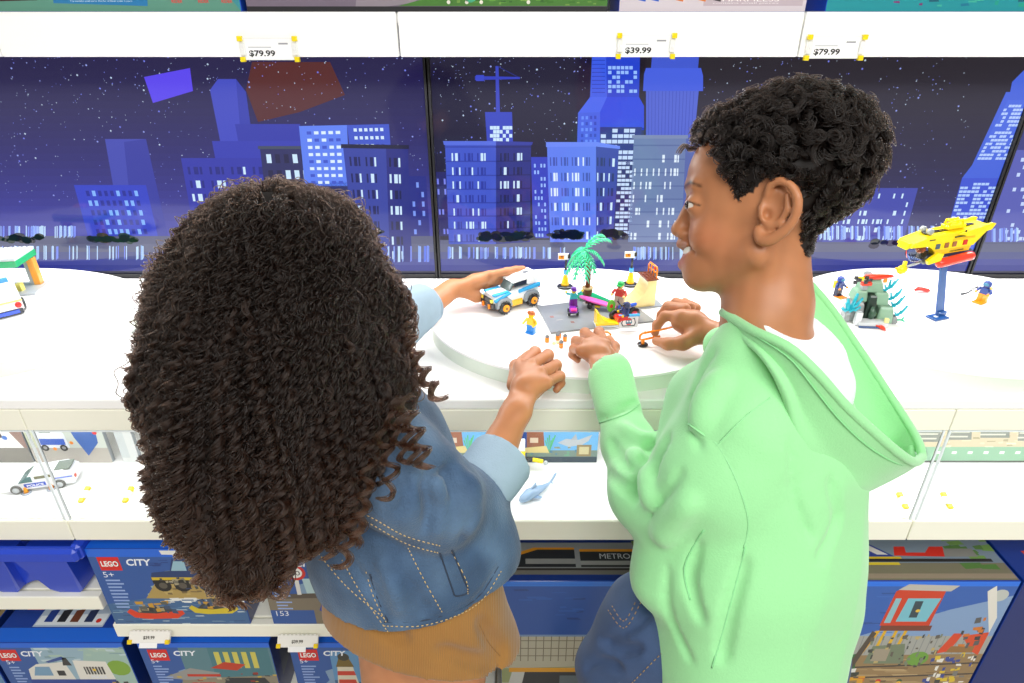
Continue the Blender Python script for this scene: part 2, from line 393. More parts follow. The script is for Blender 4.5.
def scrM(a, x0, x1):
    sky(a, x0, x1, (28, 22, 34), (56, 56, 116)); ground(a, x0, x1)
    quad_px(a, (430, 57), (590, 57), (590, 240), (440, 240), col=(20, 16, 48), layer=.4)
    quad_px(a, (600, 150), (760, 150), (760, 240), (600, 240), col=(60, 66, 124), layer=.5)
    stars(a, 430, 590, 170, 175); stars(a, 700, 970, 250, 225)
    B = lambda q, c, l=3: quad_px(a, *q, col=c, layer=l)
    # crane on its block
    B([(495.5, 66), (498.5, 66), (500, 113), (496, 113)], (52, 66, 190)); B([(475, 76), (520, 77), (520, 79), (475, 80)], (44, 58, 190), 4); B([(476, 75), (484, 75), (484, 81), (476, 81)], (50, 66, 200), 5)
    B([(496, 66), (498, 66), (519, 77), (517, 77)], (30, 38, 120), 3)
    B([(485, 112), (512, 112), (513, 143), (487, 143)], (48, 66, 190), 5)
    for r in range(4):
        for c in range(7):
            if (r+c) % 2 == 0 or random.random() < .2: B([(490+c*3.2, 126+r*4), (493+c*3.2, 126+r*4), (493+c*3.2, 129.5+r*4), (490+c*3.2, 129.5+r*4)], LIT, 6)
    building(a, [(430, 172), (448, 172), (452, 236), (434, 236)], 6, 4, (32, 32, 100), (120, 130, 235), .35, 3)
    building(a, [(531, 157), (548, 157), (549, 238), (533, 238)], 12, 4, (46, 60, 190), (150, 185, 255), .6, 3)
    building(a, [(445, 143), (496, 143), (496, 244), (449, 244)], 7, 9, (62, 84, 200), LIT, .40, 7, (40, 54, 158), pat='tri', my=.06, trim=(46, 62, 168))
    building(a, [(496, 143), (531, 143), (530, 242), (496, 244)], 7, 6, (34, 42, 130), LIT, .30, 7, (20, 26, 84), pat='tri', my=.06, trim=(26, 32, 104))
    B([(443, 141), (496, 141), (496, 145), (444, 145)], (84, 108, 222), 10); B([(496, 141), (533, 142), (532, 145), (496, 145)], (48, 58, 160), 10)
    # tall tower
    B([(592, 56), (606, 56), (607, 97), (590, 97)], (58, 92, 228)); B([(606, 56), (640, 56), (639, 97), (607, 97)], (36, 66, 205), 3)
    for r in range(9): B([(592, 60+r*4), (605, 60+r*4), (605, 60.8+r*4), (592, 60.8+r*4)], (36, 60, 190), 4)
    building(a, [(607, 63), (638, 63), (638, 93), (607, 93)], 6, 7, (36, 66, 205), (150, 190, 255), .72, 5, ww=.8, wh=.7, mx=.02)
    B([(590, 97), (607, 97), (600, 112), (578, 113)], (66, 100, 236), 4); B([(607, 97), (639, 97), (644, 106), (644, 130), (600, 130), (600, 112)], (38, 70, 222), 4)
    building(a, [(578, 113), (600, 112), (600, 144), (577, 144)], 5, 4, (64, 94, 226), (100, 140, 250), .6, 4, (44, 66, 190))
    B([(600, 128), (644, 128), (640, 240), (604, 240)], (30, 36, 104), 4)
    building(a, [(600, 127), (642, 127), (638, 165), (600, 165)], 7, 7, (30, 40, 130), (196, 218, 255), .72, 5, ww=.88, wh=.68, mx=.01, my=.01)
    building(a, [(618, 160), (634, 160), (632, 238), (614, 238)], 19, 4, (36, 40, 112), (200, 220, 255), .74, 6, ww=.9, wh=.66, mx=.01, my=.01)
    building(a, [(547, 145), (596, 145), (596, 242), (550, 242)], 6, 12, (92, 124, 240), (226, 240, 255), .42, 9, (60, 80, 180), pat='tri', my=.08, mx=.05)
    building(a, [(596, 145), (619, 147), (613, 240), (596, 242)], 6, 5, (50, 64, 166), LIT, .3, 9, (30, 38, 110), pat='tri', my=.08, mx=.05)
    B([(546, 142), (597, 142), (620, 146), (620, 149), (596, 146.5), (546, 147)], (104, 134, 246), 12)
    # second tower and the pale block below it
    B([(652, 56), (699, 56), (698, 68), (651, 68)], (58, 84, 205)); B([(646, 68), (701, 68), (703, 76), (703, 91), (643, 91), (644, 74)], (64, 92, 222), 4)
    B([(646, 88), (699, 88), (694, 140), (646, 140)], (78, 98, 208), 3)
    for i in range(14): B([(648+i*3.5, 91), (648.7+i*3.5, 91), (648.7+i*3.3, 138), (648+i*3.3, 138)], (64, 82, 190), 4)
    building(a, [(634, 138), (686, 138), (681, 242), (628, 242)], 7, 12, (104, 124, 172), (226, 240, 255), .36, 7, None, pat='tri', my=.12, mx=.04, trim=(86, 104, 158))
    B([(632, 135), (688, 135), (688, 138.5), (632, 138.5)], (120, 136, 176), 9)
    B([(686, 138), (712, 138), (706, 242), (681, 242)], (84, 100, 168), 6)
    # right
    building(a, [(832, 188), (918, 188), (903, 242), (822, 242)], 6, 16, (66, 74, 170), LIT, .5, 5, None, pat='tri', mx=.03)
    building(a, [(760, 196), (832, 196), (824, 242), (760, 242)], 5, 12, (56, 62, 146), LIT, .35, 4, None, pat='tri', mx=.03)
    P = [(1024, 70), (1012, 82), (1010, 92), (1006, 92), (972, 165), (962, 178), (946, 242), (975, 250), (1040, 90)]
    quad_px(a, *P, col=(66, 98, 218), layer=4)
    building(a, [(1008, 100), (1034, 100), (1006, 160), (976, 160)], 15, 8, (70, 104, 224), (180, 205, 255), .62, 5, ww=.9, wh=.66, mx=.02)
    building(a, [(962, 178), (1000, 178), (980, 240), (944, 240)], 16, 9, (60, 84, 210), (176, 205, 255), .66, 6, ww=.88, wh=.66, mx=.02)
    litstrip(a, 440, 570, 247, 259, 40); litstrip(a, 630, 690, 247, 260, 24); litstrip(a, 800, 975, 226, 240, 60)
    bushes(a, 480, 530, 236, (30, 38, 58), 44); bushes(a, 550, 580, 234, (18, 28, 50), 24); bushes(a, 600, 625, 234, (44, 40, 60), 20); bushes(a, 870, 960, 243, (44, 44, 74), 26)
    clipx(a, x0, x1)
def scrR(a, x0, x1):
    sky(a, x0, x1, (40, 44, 100), (84, 88, 170)); ground(a, x0, x1)
    building(a, [(1010, 150), (1120, 150), (1090, 242), (985, 242)], 12, 20, (88, 94, 180), (196, 215, 255), .45, 3, ww=.8, wh=.5)
    stars(a, 1000, 1300, 160, 190); litstrip(a, 985, 1100, 228, 242, 40)
    clipx(a, x0, x1)
XA, XB = U(432, 165)[0], U(989, 215)[0]
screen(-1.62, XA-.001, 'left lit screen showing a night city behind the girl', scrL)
screen(XA+.001, XB-.001, 'middle lit screen showing night towers and a crane behind the children', scrM)
screen(XB+.001, 1.62, 'right lit screen cut off by the right edge behind the toy submarine', scrR)
# ------------------------------------------------------------------ boxes, tags, bin
def wheel(a, x, y, r, hub=(150, 150, 150), l=None):
    a.disc(x, y, r, (26, 24, 24), l); a.k += .3; a.disc(x, y, r*.5, hub)
def logo(a, x, y, w):
    r = a.sx/a.sy; h = w*r
    a.rect(x, y-h*.86, x+w, y, (218, 30, 24), 20)
    a.text('LEGO', x+w*.09, y-h*.62, h*.38, (20, 10, 10), 21, w=w*.84, bold=True)
    a.text('LEGO', x+w*.10, y-h*.61, h*.35, (252, 250, 246), 22, w=w*.80, bold=True)
def city(a, x, y, h, w):
    a.text('CITY', x, y, h, (240, 244, 252), 21, w=w, bold=True, skew=.1)
def small_lines(a, x, y, n, w):
    for i in range(n):
        ww = w*random.uniform(.5, 1); a.rect(x, y-i*.045, x+ww, y-i*.045+.02, (150, 175, 225), 19)
def stepped(a, pts, col, layer): a.poly(pts, col, layer)
def dots(a, x0, y0, x1, y1, n, cols, s, layer, s2=None):
    for i in range(n):
        x = random.uniform(x0, x1); y = random.uniform(y0, y1); w = s*random.uniform(.4, 1.3); h = (s2 or s)*random.uniform(.4, 1.3)
        a.poly([(x, y), (x+w, y+h*random.uniform(-.3, .3)), (x+w*random.uniform(.7, 1.1), y+h), (x-w*.1, y+h*random.uniform(.7, 1))], random.choice(cols), layer+random.random()*.9)
CARD = mat('blue_card', (22, 66, 160), .3, coat=.25, mott=(9, .02))
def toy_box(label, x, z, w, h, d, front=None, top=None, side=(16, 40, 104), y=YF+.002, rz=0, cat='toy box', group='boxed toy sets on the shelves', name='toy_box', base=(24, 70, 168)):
    t = thing(name, label, cat, (x+w/2, y+d/2, z+.0005), rz, group)
    m = MB(); m.box((0, 0, h/2), (w, d, h), base, bev=.0012)
    m.build('carton', mat('carton_card', None, .3, coat=.2), t)
    if front:
        a = Art((-w/2, -d/2-.0001, 0), (1, 0, 0), (0, 0, 1), .00001); a.sx, a.sy = w, h; front(a); a.build('front_picture', PRINT, t)
    if top:
        a = Art((-w/2, -d/2, h+.0001), (1, 0, 0), (0, 1, 0), .00001); a.sx, a.sy = w, d; top(a); a.build('top_picture', PRINT, t)
    a = Art((w/2+.0001, -d/2, 0), (0, 1, 0), (0, 0, 1), .00001); a.sx, a.sy = d, h
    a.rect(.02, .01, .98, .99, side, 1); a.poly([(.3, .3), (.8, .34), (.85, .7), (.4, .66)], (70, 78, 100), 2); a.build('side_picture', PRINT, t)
    return t
BL = (46, 88, 160); BRT = (30, 104, 220)
def top_strip(a, pic=None):
    a.rect(.003, .02, .997, .98, (22, 60, 150), 1); a.rect(.003, .02, .997, .30, BRT, 2)
    logo(a, .10, .93, .13); a.text('CITY', .26, .66, .25, (120, 150, 210), 3, w=.14, bold=True)
def offroader(a, x, y, s, body=(36, 60, 110), lamp=True):
    e = s*a.sx/a.sy
    a.poly([(x, y+.30*e), (x+.05*s, y+.46*e), (x+.34*s, y+.50*e), (x+.42*s, y+.74*e), (x+.80*s, y+.76*e), (x+.88*s, y+.5*e), (x+s, y+.46*e), (x+s, y+.26*e)], body, 8)
    a.poly([(x+.36*s, y+.50*e), (x+.44*s, y+.70*e), (x+.60*s, y+.70*e), (x+.60*s, y+.5*e)], (150, 190, 205), 9)
    a.poly([(x+.63*s, y+.5*e), (x+.63*s, y+.70*e), (x+.78*s, y+.70*e), (x+.83*s, y+.5*e)], (60, 84, 120), 9)
    a.poly([(x+.30*s, y+.84*e), (x+.28*s, y+.92*e), (x+.82*s, y+.92*e), (x+.88*s, y+.82*e)], (232, 232, 226), 10)
    a.rect(x+.02*s, y+.30*e, x+.98*s, y+.36*e, (210, 180, 40), 10); a.rect(x+.02*s, y+.22*e, x+.98*s, y+.30*e, (30, 30, 34), 9)
    for wx in (.16, .46, .84): wheel(a, x+wx*s, y+.18*e, .13*s, (90, 84, 74), 11)
def boat(a, x, y, s, c=(220, 62, 26)):
    e = s*a.sx/a.sy
    a.poly([(x, y+.18*e), (x+.10*s, y+.04*e), (x+.35*s, y), (x+.85*s, y+.02*e), (x+s, y+.14*e), (x+.97*s, y+.22*e), (x+.5*s, y+.14*e), (x+.2*s, y+.16*e), (x+.08*s, y+.26*e)], c, 12)
    a.poly([(x+.16*s, y+.15*e), (x+.5*s, y+.13*e), (x+.9*s, y+.2*e), (x+.7*s, y+.32*e), (x+.3*s, y+.3*e)], (60, 62, 60), 11)
    dots(a, x+.2*s, y+.14*e, x+.8*s, y+.38*e, 22, [(40, 40, 44), (90, 92, 84), (200, 150, 40), (60, 80, 110), (170, 150, 110)], .1*s, 13, .09*e)
def f_boats(a):
    a.rect(0, 0, 1, 1, BL, 1)
    a.rect(0, .90, 1, 1, BRT, 2)
    stepped(a, [(.42, .30), (.32, .34), (.32, .42), (.38, .46), (.36, .52), (.44, .56), (.42, .62), (.52, .64), (.5, .72), (.60, .74), (.6, .84), (.8, .86), (.8, .90), (1, .90), (1, .3)], (150, 176, 170), 3)
    a.rect(.70, .5, 1, .84, (130, 170, 190), 4); a.poly([(.84, .55), (1, .55), (1, .84), (.88, .84)], (110, 160, 110), 5)
    a.poly([(.30, .36), (.40, .56), (1, .54), (1, .32)], (176, 150, 84), 5)
    dots(a, .4, .4, 1, .54, 30, [(160, 134, 70), (190, 166, 100), (120, 100, 60)], .06, 5.5, .03)
    a.poly([(0, 0), (0, .28), (.3, .36), (1, .34), (1, 0)], (64, 104, 150), 6)
    dots(a, .02, .0, .98, .30, 60, [(90, 130, 170), (140, 170, 190), (50, 84, 130), (200, 215, 220)], .08, 6.5, .012)
    dots(a, .4, .29, 1, .35, 18, [(230, 232, 228)], .08, 7.4, .02)
    offroader(a, .38, .42, .46); boat(a, .12, .07, .42); boat(a, .58, .14, .36, (212, 190, 40)); dots(a, .40, .46, .80, .62, 26, [(70, 70, 66), (120, 116, 100), (40, 60, 100), (170, 160, 130)], .035, 10.5, .03)
    logo(a, .06, .90, .15); city(a, .25, .79, .085, .17)
    a.text('5+', .06, .64, .07, (235, 240, 250), 21); small_lines(a, .06, .59, 9, .14)
    dots(a, .3, .78, .6, .88, 8, [(28, 60, 128)], .06, 3.2, .012)
def f_generic(kind):
    def f(a):
        a.rect(0, 0, 1, 1, BL, 1); a.rect(0, .93, 1, 1, BRT, 2)
        stepped(a, [(.14, 0), (.22, .1), (.2, .3), (.26, .4), (.24, .55), (.32, .6), (.36, .72), (.5, .76), (.5, .86), (.7, .88), (.72, .93), (1, .93), (1, 0)], (130, 160, 190), 3)
        logo(a, .06 if kind != 'police' else .03, .90, .15); city(a, .25 if kind != 'police' else .2, .80, .08, .17)
        a.text('5+', .06, .68, .06, (235, 240, 250), 21); small_lines(a, .06, .62, 10, .13)
        if kind == 'race':
            a.poly([(.3, .38), (.28, .64), (1, .68), (1, .38)], (180, 210, 214), 4)
            a.rect(0, .0, 1, .42, (128, 118, 100), 4.5); a.poly([(0, .42), (1, .48), (1, .40), (0, .36)], (90, 80, 70), 5)
            a.rect(0, 0, .32, .2, BL, 5.6); a.text('153', .04, .12, .07, (230, 235, 245), 21)
            a.rect(.225, .42, .255, .66, (226, 226, 220), 8); a.disc(.24, .72, .075, (214, 40, 30), 9); a.disc(.24, .72, .052, (244, 244, 240), 10); a.text('50', .205, .685, .06, (20, 20, 20), 11, w=.07)
            a.poly([(.5, .60), (.62, .74), (.95, .72), (1, .5), (.6, .46)], (190, 96, 34), 6); a.poly([(.36, .45), (.52, .46), (.52, .56), (.4, .56)], (206, 176, 96), 6)
            a.poly([(.36, .20), (.40, .34), (.58, .38), (.66, .46), (.98, .44), (1, .16), (.7, .10), (.44, .12)], (34, 62, 160), 10)
            a.poly([(.42, .34), (.58, .38), (.74, .22), (.56, .2)], (232, 234, 236), 11); a.poly([(.62, .40), (.7, .44), (.88, .3), (.8, .26)], (232, 234, 236), 11)
            a.poly([(.6, .38), (.68, .45), (.92, .43), (.9, .36)], (30, 36, 44), 12); wheel(a, .52, .14, .06, l=13); wheel(a, .94, .16, .06, l=13)
        if kind == 'police':
            a.rect(.3, .2, 1, .93, (150, 180, 196), 4); a.poly([(.55, .3), (.7, .93), (1, .93), (1, .3)], (160, 190, 180), 4.4); a.disc(.9, .62, .09, (130, 170, 60), 5)
            a.poly([(.1, 0), (.2, .34), (1, .30), (1, 0)], (150, 140, 110), 5.4)
            a.poly([(.17, .34), (.20, .60), (.28, .68), (.42, .70), (.50, .72), (.54, .34)], (226, 224, 214), 8); a.poly([(.22, .50), (.26, .64), (.37, .64), (.37, .5)], (120, 160, 190), 9)
            a.rect(.17, .36, .84, .44, (36, 66, 150), 10); a.poly([(.56, .44), (.57, .74), (.82, .72), (.84, .44)], (230, 228, 218), 9)
            a.rect(.63, .52, .78, .64, (50, 48, 46), 11)
            for i in range(6): a.rect(.64+i*.023, .52, .65+i*.023, .64, (206, 204, 196), 12)
            a.disc(.705, .59, .014, (230, 190, 40), 12.5); a.text('POLICE', .66, .46, .04, (225, 230, 240), 13, w=.12, bold=True)
            a.rect(.41, .5, .47, .58, (50, 50, 50), 11); a.rect(.17, .31, .84, .36, (214, 196, 60), 10.5)
            for wx, r in ((.26, .08), (.37, .08), (.66, .10)): wheel(a, wx, .22, r, (110, 100, 84), 13)
            a.poly([(.5, .8), (.36, .72), (.38, .7), (.52, .76)], (50, 80, 150), 12); a.poly([(.48, .66), (.50, .78), (.53, .78), (.55, .66)], (60, 60, 60), 12)
            dots(a, .3, .05, .95, .3, 34, [(90, 84, 70), (60, 56, 50), (190, 60, 40), (170, 150, 60), (120, 110, 90)], .05, 14, .05)
            dots(a, .8, .2, .92, .4, 12, [(60, 60, 50), (200, 160, 60), (40, 50, 70)], .05, 14, .05)
            dots(a, .18, .22, .52, .34, 30, [(60, 60, 58), (150, 150, 140), (36, 60, 120), (230, 226, 214), (110, 100, 84)], .025, 12, .03)
            dots(a, .3, .7, 1, .92, 20, [(190, 210, 214), (130, 160, 170), (170, 196, 180)], .09, 4.6, .03)
        if kind == 'light':
            a.rect(.3, .0, 1, .88, (96, 150, 196), 4); a.poly([(.3, 0), (.3, .4), (1, .3), (1, 0)], (60, 100, 140), 4.6)
            a.poly([(.30, 0), (.34, .62), (.46, .62), (.52, 0)], (222, 214, 190), 8)
            for y in (.48, .34, .12): a.poly([(.33, y), (.335, y+.07), (.465, y+.07), (.475, y)], (206, 62, 40), 9)
            a.poly([(.33, .62), (.36, .76), (.44, .76), (.47, .62)], (120, 100, 40), 9); a.disc(.4, .78, .045, (60, 60, 50), 10)
            a.poly([(.56, .40), (.70, .56), (.90, .50), (.98, .38), (.80, .24), (.6, .28)], (80, 84, 60), 8); a.poly([(.55, .34), (.62, .26), (.95, .28), (.95, .33), (.7, .3)], (224, 190, 30), 10)
            a.poly([(.5, .86), (.96, .60), (.97, .63), (.52, .90)], (50, 52, 54), 11); dots(a, .6, .25, .98, .55, 36, [(60, 62, 50), (210, 180, 40), (40, 44, 50), (130, 120, 60)], .07, 11, .05)
            a.disc(.62, .06, .05, (50, 130, 60), 12)
        if kind == 'fire':
            a.rect(.3, .0, 1, .93, (90, 130, 140), 4); a.rect(.52, .45, .98, .93, (70, 120, 130), 5)
            for i in range(5): a.rect(.56+i*.07, .6, .6+i*.07, .86, (206, 196, 90), 6)
            a.poly([(0.2, 0), (.25, .42), (1, .48), (1, 0)], (140, 132, 112), 6)
            a.poly([(.25, .22), (.32, .36), (.5, .36), (.56, .2)], (206, 52, 30), 8); wheel(a, .33, .2, .05, l=9); wheel(a, .5, .2, .05, l=9)
            a.poly([(.56, .30), (.60, .44), (.9, .44), (.96, .26), (.62, .22)], (44, 48, 54), 8); a.rect(.74, .3, .84, .34, (206, 180, 40), 9); wheel(a, .64, .24, .05, l=9); wheel(a, .9, .26, .05, l=9)
            a.poly([(.5, .6), (.62, .7), (.78, .66), (.7, .56)], (190, 60, 30), 7)
            a.poly([(.1, .44), (.34, .60), (.56, .52), (.52, .44), (.3, .4)], (150, 150, 146), 8); a.rect(.3, .46, .56, .50, (196, 52, 30), 9)
            dots(a, .15, .1, .98, .5, 60, [(60, 62, 60), (190, 180, 150), (150, 50, 34), (110, 110, 100), (200, 170, 60)], .035, 7.4, .03)
        if kind == 'back':
            a.rect(.3, .0, 1, .93, (96, 140, 180), 4)
    return f
def t_police(a):
    top_strip(a); a.poly([(.24, .32), (.24, .96), (.78, .96), (.78, .32)], (180, 196, 214), 4); a.poly([(.25, .36), (.25, .55), (.77, .6), (.77, .36)], (225, 232, 236), 5)
    for i, x in enumerate((.33, .43, .53, .64)):
        a.poly([(x-.03, .42), (x-.035, .66), (x+.03, .7), (x+.035, .42)], ((30, 60, 140), (30, 34, 44), (110, 60, 40), (36, 50, 90))[i], 7); a.disc(x, .76, .018, (226, 180, 60), 8); a.disc(x, .82, .02, (34, 44, 84), 9)
    a.disc(.72, .45, .02, (214, 50, 40), 8); a.poly([(.86, .36), (.86, .8), (.92, .9), (.96, .5), (.92, .36)], (70, 40, 36), 6)
def t_vehicle(a):
    top_strip(a); a.rect(.38, .34, .98, .96, (180, 190, 200), 4)
    dots(a, .42, .4, .94, .8, 40, [(60, 60, 56), (150, 130, 90), (40, 50, 90), (100, 96, 90)], .12, 5, .2)
# second bay, upper stock shelf
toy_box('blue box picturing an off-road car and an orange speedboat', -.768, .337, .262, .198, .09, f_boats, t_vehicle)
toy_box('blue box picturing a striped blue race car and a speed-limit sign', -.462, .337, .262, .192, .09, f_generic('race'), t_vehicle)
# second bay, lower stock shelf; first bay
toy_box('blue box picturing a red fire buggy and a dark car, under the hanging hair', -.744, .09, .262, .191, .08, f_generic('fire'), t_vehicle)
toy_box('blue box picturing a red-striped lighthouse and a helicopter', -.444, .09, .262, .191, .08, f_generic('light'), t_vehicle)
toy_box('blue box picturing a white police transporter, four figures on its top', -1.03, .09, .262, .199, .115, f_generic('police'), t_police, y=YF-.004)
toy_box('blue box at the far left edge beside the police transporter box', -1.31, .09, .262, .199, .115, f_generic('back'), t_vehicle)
# big train boxes
def rail(a, y, l=7):
    a.rect(0, y, 1, y+.012, (40, 36, 34), l)
def f_pass(a):
    a.rect(0, 0, 1, 1, (34, 84, 168), 1); a.rect(0, .965, 1, 1, (40, 120, 226), 2)
    dots(a, .05, .66, .95, .94, 26, [(28, 66, 138), (40, 96, 184)], .08, 2.2, .012)
    a.rect(0, 0, 1, .60, (186, 182, 160), 3); a.rect(0, .595, 1, .61, (120, 150, 190), 4)
    for i in range(26): a.rect(.02+i*.038, .40, .024+i*.038, .6, (110, 100, 84), 4)
    for y in (.44, .5, .56): a.rect(0, y, 1, y+.006, (120, 112, 92), 4.2)
    a.poly([(0, .22), (0, .34), (1, .38), (1, .26)], (150, 160, 110), 3.6)
    a.poly([(.02, .12), (.06, .34), (1, .36), (1, .1)], (200, 202, 196), 6); a.rect(.04, .31, 1, .345, (226, 160, 30), 7); a.poly([(.1, .16), (.12, .31), (1, .31), (1, .16)], (44, 46, 50), 7)
    for i in range(5): a.rect(.30+i*.14, .18, .40+i*.14, .28, (96, 110, 116), 8)
    a.poly([(0, 0), (0, .12), (1, .1), (1, 0)], (104, 96, 84), 5); rail(a, .05); rail(a, .10)
    dots(a, .0, .0, 1, .12, 30, [(80, 74, 66), (130, 124, 108)], .06, 7.5, .02); a.disc(.16, .06, .05, (96, 170, 60), 9); a.disc(.40, .06, .02, (200, 60, 40), 9)
def t_pass(a):
    a.rect(.005, .02, .995, .98, (18, 52, 132), 1); a.rect(.03, .12, .93, .74, (146, 150, 152), 2); a.rect(.03, .12, .93, .24, (120, 118, 112), 3)
    a.poly([(.06, .26), (.10, .50), (.18, .60), (.36, .60), (.36, .26)], (38, 42, 48), 5); a.poly([(.06, .26), (.10, .50), (.18, .60), (.36, .60), (.36, .64), (.16, .64), (.07, .52), (.04, .26)], (226, 150, 30), 6)
    a.rect(.12, .32, .36, .42, (150, 152, 150), 6); a.rect(.385, .26, .93, .56, (40, 44, 46), 5); a.rect(.385, .56, .93, .61, (226, 150, 30), 6); a.rect(.385, .30, .93, .38, (156, 158, 156), 6)
    a.text('METRO', .48, .42, .10, (200, 204, 206), 7); a.rect(.66, .2, .68, .6, (150, 150, 148), 8)
    a.rect(.05, .2, .93, .24, (50, 46, 44), 5); dots(a, .62, .62, .9, .72, 12, [(120, 150, 80)], .06, 4, .1)
def f_cargo(a):
    a.rect(0, 0, 1, 1, (48, 96, 178), 1); a.rect(0, .965, 1, 1, (34, 116, 232), 2); dots(a, .05, .62, .7, .92, 26, [(36, 78, 150), (60, 110, 190)], .08, 2.2, .010)
    a.poly([(.45, .56), (.8, .8), (1, .9), (1, .5)], (130, 160, 200), 2.6); a.disc(.95, .90, .03, (190, 196, 190), 2.8)
    a.rect(0, 0, 1, .60, (164, 166, 160), 3)
    for i in range(40): a.rect(i*.025, .46, i*.025+.004, .6, (140, 144, 142), 4)
    a.poly([(0, 0), (0, .36), (.3, .44), (1, .46), (1, 0)], (150, 124, 84), 5)
    dots(a, 0, 0, 1, .42, 90, [(130, 104, 70), (170, 144, 100), (110, 90, 64), (186, 160, 116)], .10, 5.4, .012)
    for y in (.14, .24, .33): a.poly([(0, y-.03), (1, y+.05), (1, y+.062), (0, y-.018)], (70, 60, 54), 6.5)
    # control cabin on yellow posts
    O_, sx_ = a.O.copy(), a.sx; a.O = a.O+a.ex*(.40*a.sx); a.sx *= .58
    a.poly([(.29, .68), (.31, .93), (.36, .96), (.66, .96), (.61, .93), (.60, .68)], (206, 62, 30), 9)
    a.poly([(.38, .71), (.40, .88), (.60, .88), (.57, .71)], (120, 190, 206), 10); a.poly([(.32, .94), (.37, .98), (.68, .97), (.64, .93)], (190, 186, 176), 11); a.poly([(.31, .70), (.325, .88), (.36, .88), (.35, .7)], (140, 190, 200), 10)
    a.rect(.45, .74, .5, .86, (50, 70, 80), 11); a.disc(.49, .79, .014, (230, 190, 60), 12); a.rect(.3, .64, .62, .68, (120, 60, 40), 10)
    for x in (.33, .40, .46): a.poly([(x-.02, .46), (x, .64), (x+.02, .64), (x, .46)], (224, 176, 30), 9)
    a.poly([(.16, .30), (.28, .64), (.31, .64), (.2, .3)], (224, 170, 30), 8); a.poly([(.18, .34), (.26, .64), (.29, .62), (.22, .34)], (80, 70, 60), 8.5)
    a.poly([(.28, .38), (.3, .52), (.5, .54), (.54, .38)], (116, 130, 104), 10); a.rect(.32, .40, .42, .5, (160, 150, 130), 11); a.disc(.62, .42, .07, (110, 160, 60), 7)
    dots(a, .25, .34, .72, .60, 50, [(96, 90, 80), (190, 170, 110), (120, 130, 110), (60, 64, 60)], .022, 10.6, .03); dots(a, .7, .2, 1, .44, 40, [(50, 70, 150), (120, 120, 116), (220, 190, 50), (60, 60, 60), (230, 228, 220)], .03, 8.6, .03)
    a.poly([(.86, .93), (.90, .97), (1.0, .74), (1.0, .62)], (226, 224, 214), 11)
    # red frame, white crane arm, blue wagon, yellow flatcar
    a.poly([(.72, .46), (.78, .62), (.84, .62), (.80, .48)], (216, 70, 30), 9); a.poly([(1.0, .45), (1.0, .63), (.84, .60), (.94, .48)], (216, 74, 30), 9); a.poly([(.78, .47), (.80, .52), (.95, .52), (.95, .47)], (150, 110, 60), 9.5)
    dots(a, .82, .5, .94, .72, 14, [(60, 60, 60), (206, 120, 40), (90, 90, 90)], .04, 10, .04)
    a.poly([(.0, .30), (.0, .42), (.22, .46), (.24, .32)], (40, 110, 60), 8); a.poly([(0, .27), (0, .31), (.25, .34), (.25, .30)], (224, 226, 220), 9)
    dots(a, .05, .05, .3, .30, 44, [(220, 160, 40), (200, 110, 40), (50, 60, 50), (60, 120, 70), (90, 80, 70)], .05, 10, .03)
    for x in (.42, .56): a.poly([(x-.03, .12), (x-.02, .2), (x+.03, .2), (x+.04, .12)], (70, 110, 70), 10); a.disc(x+.005, .22, .016, (230, 180, 60), 11); a.disc(x+.005, .235, .018, (206, 50, 40) if x < .5 else (50, 90, 60), 10.5)
    a.poly([(.72, .10), (.72, .16), (1, .22), (1, .15)], (214, 186, 40), 10); a.poly([(.7, .07), (.7, .11), (1, .17), (1, .12)], (90, 84, 60), 9)
    a.poly([(.52, 0), (.54, .05), (.9, .06), (.9, 0)], (170, 70, 40), 10)
    a.O, a.sx = O_, sx_
def t_cargo(a):
    a.rect(.005, .02, .995, .98, (120, 136, 150), 1); a.rect(.005, .02, .995, .34, (122, 118, 96), 2); a.rect(.005, .05, .995, .14, (150, 136, 116), 3)
    dots(a, .03, .18, .3, .34, 20, [(96, 140, 60), (120, 160, 80)], .10, 3.5, .10); dots(a, .8, .2, .98, .9, 16, [(84, 124, 60), (110, 150, 76)], .05, 3.5, .12)
    a.rect(.02, .36, .96, .42, (40, 38, 38), 5); a.rect(.08, .42, .32, .5, (130, 60, 40), 6); a.rect(.34, .42, .64, .46, (206, 176, 40), 6)
    a.poly([(.42, .46), (.44, .7), (.56, .7), (.62, .46)], (50, 66, 140), 7); a.poly([(.26, .78), (.52, .80), (.60, .5), (.56, .5), (.5, .74), (.26, .74)], (214, 212, 206), 8)
    a.poly([(.62, .48), (.64, .66), (.68, .66), (.67, .54), (.74, .54), (.77, .66), (.82, .66), (.80, .46)], (206, 44, 30), 8); a.rect(.8, .46, .92, .62, (130, 130, 124), 7); a.rect(.45, .3, .62, .35, (214, 190, 50), 7)
toy_box('large blue box picturing a grey passenger train, between girl and boy', -.022, .072, .40, .379, .13, f_pass, t_pass, y=YF+.004)
toy_box('large blue box picturing a freight train and a red control cabin, right of the boy', .410, .072, .537, .379, .13, f_cargo, t_cargo, y=YF+.004, base=(20, 60, 158))
def t_edge(a): a.rect(0, 0, 1, 1, (24, 56, 140), 1); dots(a, .1, .2, .5, .8, 10, [(206, 60, 40), (190, 190, 190)], .08, 2, .2)
toy_box('large blue box cut off by the lower right corner of the photo', .953, .072, .40, .379, .13, lambda a: (a.rect(0, 0, 1, 1, (16, 40, 110), 1), a.rect(.3, .2, .9, .8, (90, 110, 150), 2)), t_edge, y=YF+.004, base=(20, 60, 158))

